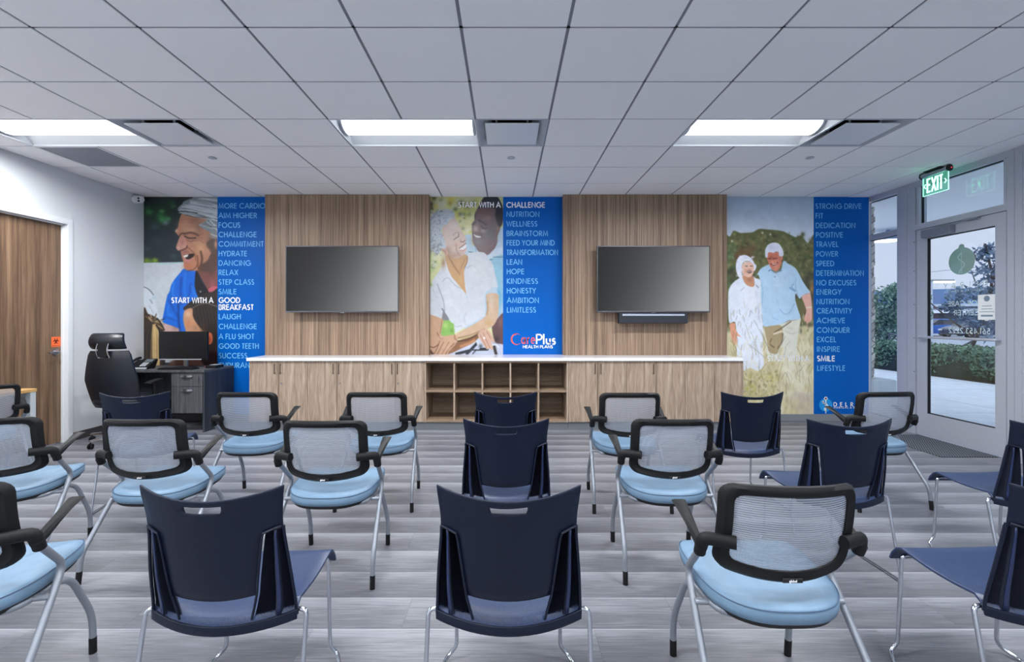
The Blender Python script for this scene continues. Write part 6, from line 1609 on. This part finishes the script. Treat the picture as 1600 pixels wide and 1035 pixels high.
# clipped hedge along the pavement
q = MB(); rr_ = []
for k in range(25):
    y = 4.0+k*0.85; rr_.append([(10.62+.05*rs.rand(), y, -0.03), (11.62, y, -0.03), (11.66, y, 0.45), (11.5, y, 0.63+.05*rs.rand()), (10.85, y, 0.63+.05*rs.rand()), (10.66+.06*rs.rand(), y, 0.40)])
q.loft(rr_)
hg = tag(empty('hedge', (11.1, 14, 0)), 'clipped green hedge along the pavement outside the glass door', 'hedge')
ploc(q, 11.1, 14).build('branch_core', mat('hedge_core', rgb(34, 42, 34), 0.9), hg)
q = MB(); leaves(q, 15000, lambda: (rs.uniform(10.5, 11.7), rs.uniform(4.0, 24.5), 0), 0.05)
q = MB()
def hp():
    y = rs.uniform(4.0, 24.4); f = rs.rand()
    if f < .6: return (10.58+.10*rs.rand()+.1*abs(math.sin(y*2.1)), y, rs.uniform(0.06, 0.66))
    return (rs.uniform(10.6, 11.6), y, 0.62+.12*rs.rand())
leaves(q, 15000, hp, 0.055)
ploc(q, 11.1, 14).build('foliage', M_hedge, hg, recalc=False)['kind'] = 'stuff'
def tree(name, label, x, y, trunk, crown, n, size, m, group='trees outside'):
    t = tag(empty(name, (x, y, -0.03)), label, 'tree', group)
    q = MB()
    for pth, r in trunk: q.tube(pth, [r*(1-.6*i/(len(pth)-1)) for i in range(len(pth))], 7)
    q.build('trunk', M_bark, t, smooth=True)
    q = MB(); leaves(q, n, crown, size); o = q.build('crown', m, t, recalc=False); o['kind'] = 'stuff'
    return t
def blobs(cs):
    def f():
        c = cs[rs.randint(len(cs))]; v = Vector((rs.normal(), rs.normal(), rs.normal())).normalized()*(rs.rand()**.45)
        return (c[0]+v.x*c[3], c[1]+v.y*c[3], c[2]+v.z*c[4])
    return f
tree('bushy_tree', 'bushy green tree behind the hedge, seen through the narrow sidelight', 14.0, 17.3, [([(0, 0, 0), (.05, .1, .8), (0, .1, 1.5)], .06), ([(0, 0, .4), (-.4, .3, 1.2)], .03), ([(0, 0, .5), (.5, -.3, 1.3)], .03)],
     blobs([(-.1, 0, 1.9, .75, .75), (.45, -.4, 1.5, .65, .6), (-.55, .4, 1.4, .65, .65), (0, .1, 1.0, .8, .5), (.1, -.3, 2.35, .45, .4), (-.4, .6, 2.1, .4, .4), (.6, -.6, 2.15, .35, .35)]), 5200, 0.085, M_tree)
st_ = tree('street_tree', 'sparse leaning tree with thin branches behind the glass door notice', 13.0, 13.45,
     [([(0, 0, 0), (.1, -.25, .8), (.25, -.5, 1.6), (.3, -.55, 2.6), (.2, -.45, 3.5)], .06), ([(.1, -.25, .9), (-.3, .3, 1.6), (-.5, .7, 2.1)], .03), ([(.2, -.45, 1.5), (.6, -1.1, 2.2)], .03), ([(.25, -.5, 1.9), (.1, -.3, 2.4), (.05, -.2, 2.8)], .022), ([(.3, -.5, 2.4), (.5, -.9, 3.1)], .02)],
     blobs([(-.05, -.05, 2.1, .38, .26), (.3, -.5, 2.2, .5, .40), (.5, -.95, 1.7, .6, .45), (.3, -.55, 2.75, .45, .32), (.2, -.45, 3.25, .28, .26), (.6, -1.1, 2.5, .5, .4), (.4, -.8, 1.1, .65, .45), (-.15, .15, 1.75, .30, .16), (.05, -.2, 1.45, .35, .25)]), 1500, 0.085, M_tree2)
# timber props of the leaning tree
q = MB(); M_prop = mat('weathered_timber', rgb(92, 98, 116), 0.8)
for a, b in (((-.65, 1.75, .95), (.2, -.55, .30)), ((-.75, 1.5, .62), (.15, -.45, .20)), ((-.2, 1.0, 0.02), (.1, -.3, .85)), ((-.5, .55, 0.02), (-.1, .9, .75))): q.tube([a, b], 0.026, 7)
for a, b in (((-.65, 1.75, .95), (-.7, 1.75, .0)), ((.2, -.55, .30), (.2, -.55, 0))): q.tube([a, b], 0.022, 7)
q.build('timber_prop', M_prop, st_)

def car(label, x, y, rz, paint, name='car'):
    t = tag(empty(name, (x, y, -0.04), rz), label, 'car', 'parked cars')
    st = [(-2.25, .38, .80, .70), (-2.1, .28, .92, .80), (-1.2, .24, .98, .86), (0, .22, .98, .88), (1.3, .22, .92, .86), (2.0, .26, .80, .80), (2.25, .36, .66, .66)]
    q = MB(); q.loft([[(a, -w_, z0), (a, w_, z0), (a, w_*1.02, (z0+z1)/2), (a, w_*.93, z1), (a, -w_*.93, z1), (a, -w_*1.02, (z0+z1)/2)] for a, z0, z1, w_ in st]); q.build('body', paint, t, smooth=True, bevel=0.03)
    q = MB(); q.loft([[(-1.9, -.72, .93), (1.15, -.74, .93), (1.15, .74, .93), (-1.9, .72, .93)], [(-1.15, -.58, 1.42), (.25, -.6, 1.45), (.25, .6, 1.45), (-1.15, .58, 1.42)]]); q.build('windows', mat('car_glass', rgb(40, 48, 66), 0.1), t, bevel=0.02)
    q = MB(); q.loft([[(-1.22, -.60, 1.40), (.32, -.62, 1.42), (.32, .62, 1.42), (-1.22, .60, 1.40)], [(-1.1, -.54, 1.47), (.2, -.56, 1.49), (.2, .56, 1.49), (-1.1, .54, 1.47)]]); q.build('roof', paint, t, bevel=0.02)
    for a in (-1.4, 1.4):
        for b in (-.80, .80):
            w_ = MB().cyl((a, b-.1, .32), .32, .2, 'Y', 22).build('wheel', M_rubber, t); MB().cyl((a, b-.108, .32), .2, .216, 'Y', 16).build('rim', M_steel, w_)
    for b in (-.6, .6): MB().box(-2.27, -2.2, b-.14, b+.14, .66, .78).build('tail_light', mat('tail_lamp', rgb(190, 40, 44), 0.3), t); MB().box(2.18, 2.27, b-.14, b+.14, .58, .70).build('headlight', mat('clear_lamp', rgb(220, 226, 232), 0.2), t)
    return t
car('dark blue parked car seen through the glass door behind the tree props', 36.6, 37.0, R_(188), mat('dark_blue_car_paint', rgb(40, 48, 84), 0.2, metal=0.3))
car('bright blue parked car at the left side of the glass door view', 37.5, 41.2, R_(182), mat('bright_blue_car_paint', rgb(26, 96, 190), 0.2, metal=0.2))
# shops across the car park
bd = tag(empty('shop_building', (64, 60, -0.04), R_(-45)), 'low shop building with blue fascia across the car park', 'building')
MB().box(-26, 26, 0, 10, 0, 3.2).build('stone_wall', noisy('blue_grey_stone', rgb(96, 100, 118), rgb(150, 152, 166), nscale=2.2, rough=0.9), bd)
MB().box(-26, 26, -0.4, 10, 3.55, 5.6).build('fascia', mat('blue_fascia', rgb(110, 140, 184), 0.6), bd)
MB().box(-26, 26, -0.8, 0, 3.2, 3.55).build('white_band', mat('pale_band', rgb(206, 214, 228), 0.6), bd)
for k in range(6): MB().box(-24+k*8.2, -19+k*8.2, -0.08, 0.02, 0.1, 2.5).build('shop_window', mat('dusk_glass', rgb(58, 62, 84), 0.2), bd)
for k in range(3): MB().prism([(-1.6, 2.3), (0, 2.9), (0, 2.95), (-1.7, 2.32)], -25+k*16.4, -18+k*16.4, 'X').build('awning', mat('white_canvas', rgb(226, 230, 238), 0.8), bd)
lp = tag(empty('light_pole', (29.0, 32.2, -0.04)), 'slim white lamp post in the car park outside', 'lamp post')
MB().cyl((0, 0, 0), .11, 4.1, 'Z', 10, r2=.08).build('pole', mat('white_post', rgb(206, 214, 226), 0.5), lp)
MB().box(-.5, 1.5, -.12, .12, 4.05, 4.16).build('lamp_arm', M_steel, lp)
MB().box(.3, 1.5, -.16, .16, 3.95, 4.05).build('lamp_head', mat('lit_lamp_head', rgb(255, 250, 230), 0.4, emit=(1, .97, .88, 1), estr=2.5), lp)
cb_ = MB(); cb_.tube([(60, 70-60*k/12+0, 8.2-.25*math.sin(PI*k/12)) for k in range(13)], 0.03, 6)
tag(cb_.build('overhead_cable', mat('cable_grey', rgb(120, 126, 146), 0.7)), 'thin overhead cable crossing the dusk sky outside', 'cable')
# stone pier with concrete plinth beside the narrow sidelight
def ledge():
    m = mat('ledge_stone', rgb(170, 160, 152), 0.9)
    t = N(m, 'ShaderNodeTexCoord'); mp = N(m, 'ShaderNodeMapping'); mp.inputs['Rotation'].default_value = (PI/2, 0, PI/4)
    bk_ = N(m, 'ShaderNodeTexBrick'); bk_.inputs['Scale'].default_value = 1.0; bk_.inputs['Brick Width'].default_value = 0.26; bk_.inputs['Row Height'].default_value = 0.075; bk_.inputs['Mortar Size'].default_value = 0.004
    bk_.inputs['Color1'].default_value = rgb(236, 230, 224); bk_.inputs['Color2'].default_value = rgb(176, 166, 162); bk_.inputs['Mortar'].default_value = rgb(70, 66, 66)
    L(m, t.outputs['Object'], mp.inputs[0]); L(m, mp.outputs[0], bk_.inputs['Vector']); L(m, bk_.outputs['Color'], BS(m).inputs['Base Color'])
    return m
sp = struct(empty('stone_pier', (5.2, 6.85, 0)))
M_ledge = ledge()
z = 0.54; k = 0
while z < 2.92:
    h_ = 0.075; o_ = rs.uniform(-.012, .012); MB().box(-0.19, -0.135+o_, -0.36+rs.uniform(-.01, .01), 0.34, z, min(2.92, z+h_-.004)).build('stone_course', M_ledge, sp); z += h_
MB().box(-0.19, 0.14, -0.40, 0.36, -0.02, 0.54).build('plinth', M_conc, sp, bevel=0.012)
# soffit over the entrance with a dome lamp
struct(MB().box(5.06, 7.7, -8, 14, 3.02, 3.20).build('soffit', mat('pale_soffit', rgb(240, 243, 246), 0.8)))
struct(MB().box(5.03, 5.06, -8, 14, ZC, 3.6).build('outer_wall', M_wall))
dl = tag(empty('dome_lamp', (7.0, 8.65, 3.02)), 'shallow dome lamp under the entrance soffit outside', 'lamp')
MB().lathe([(0.03, 0.0), (0.03, -0.10), (0.10, -0.115), (0.19, -0.15), (0.235, -0.20), (0.225, -0.20), (0.18, -0.16), (0.02, -0.13)], (0, 0, 0), 28).build('shade', mat('blue_grey_enamel', rgb(126, 150, 190), 0.4), dl, smooth=True)
MB().lathe([(0.02, -0.19), (0.20, -0.195), (0.215, -0.203), (0.15, -0.214), (0.02, -0.218)], (0, 0, 0), 28).build('diffuser', mat('lit_dome_diffuser', rgb(255, 252, 244), 0.4, emit=(1, .97, .92, 1), estr=3.0), dl, smooth=True)
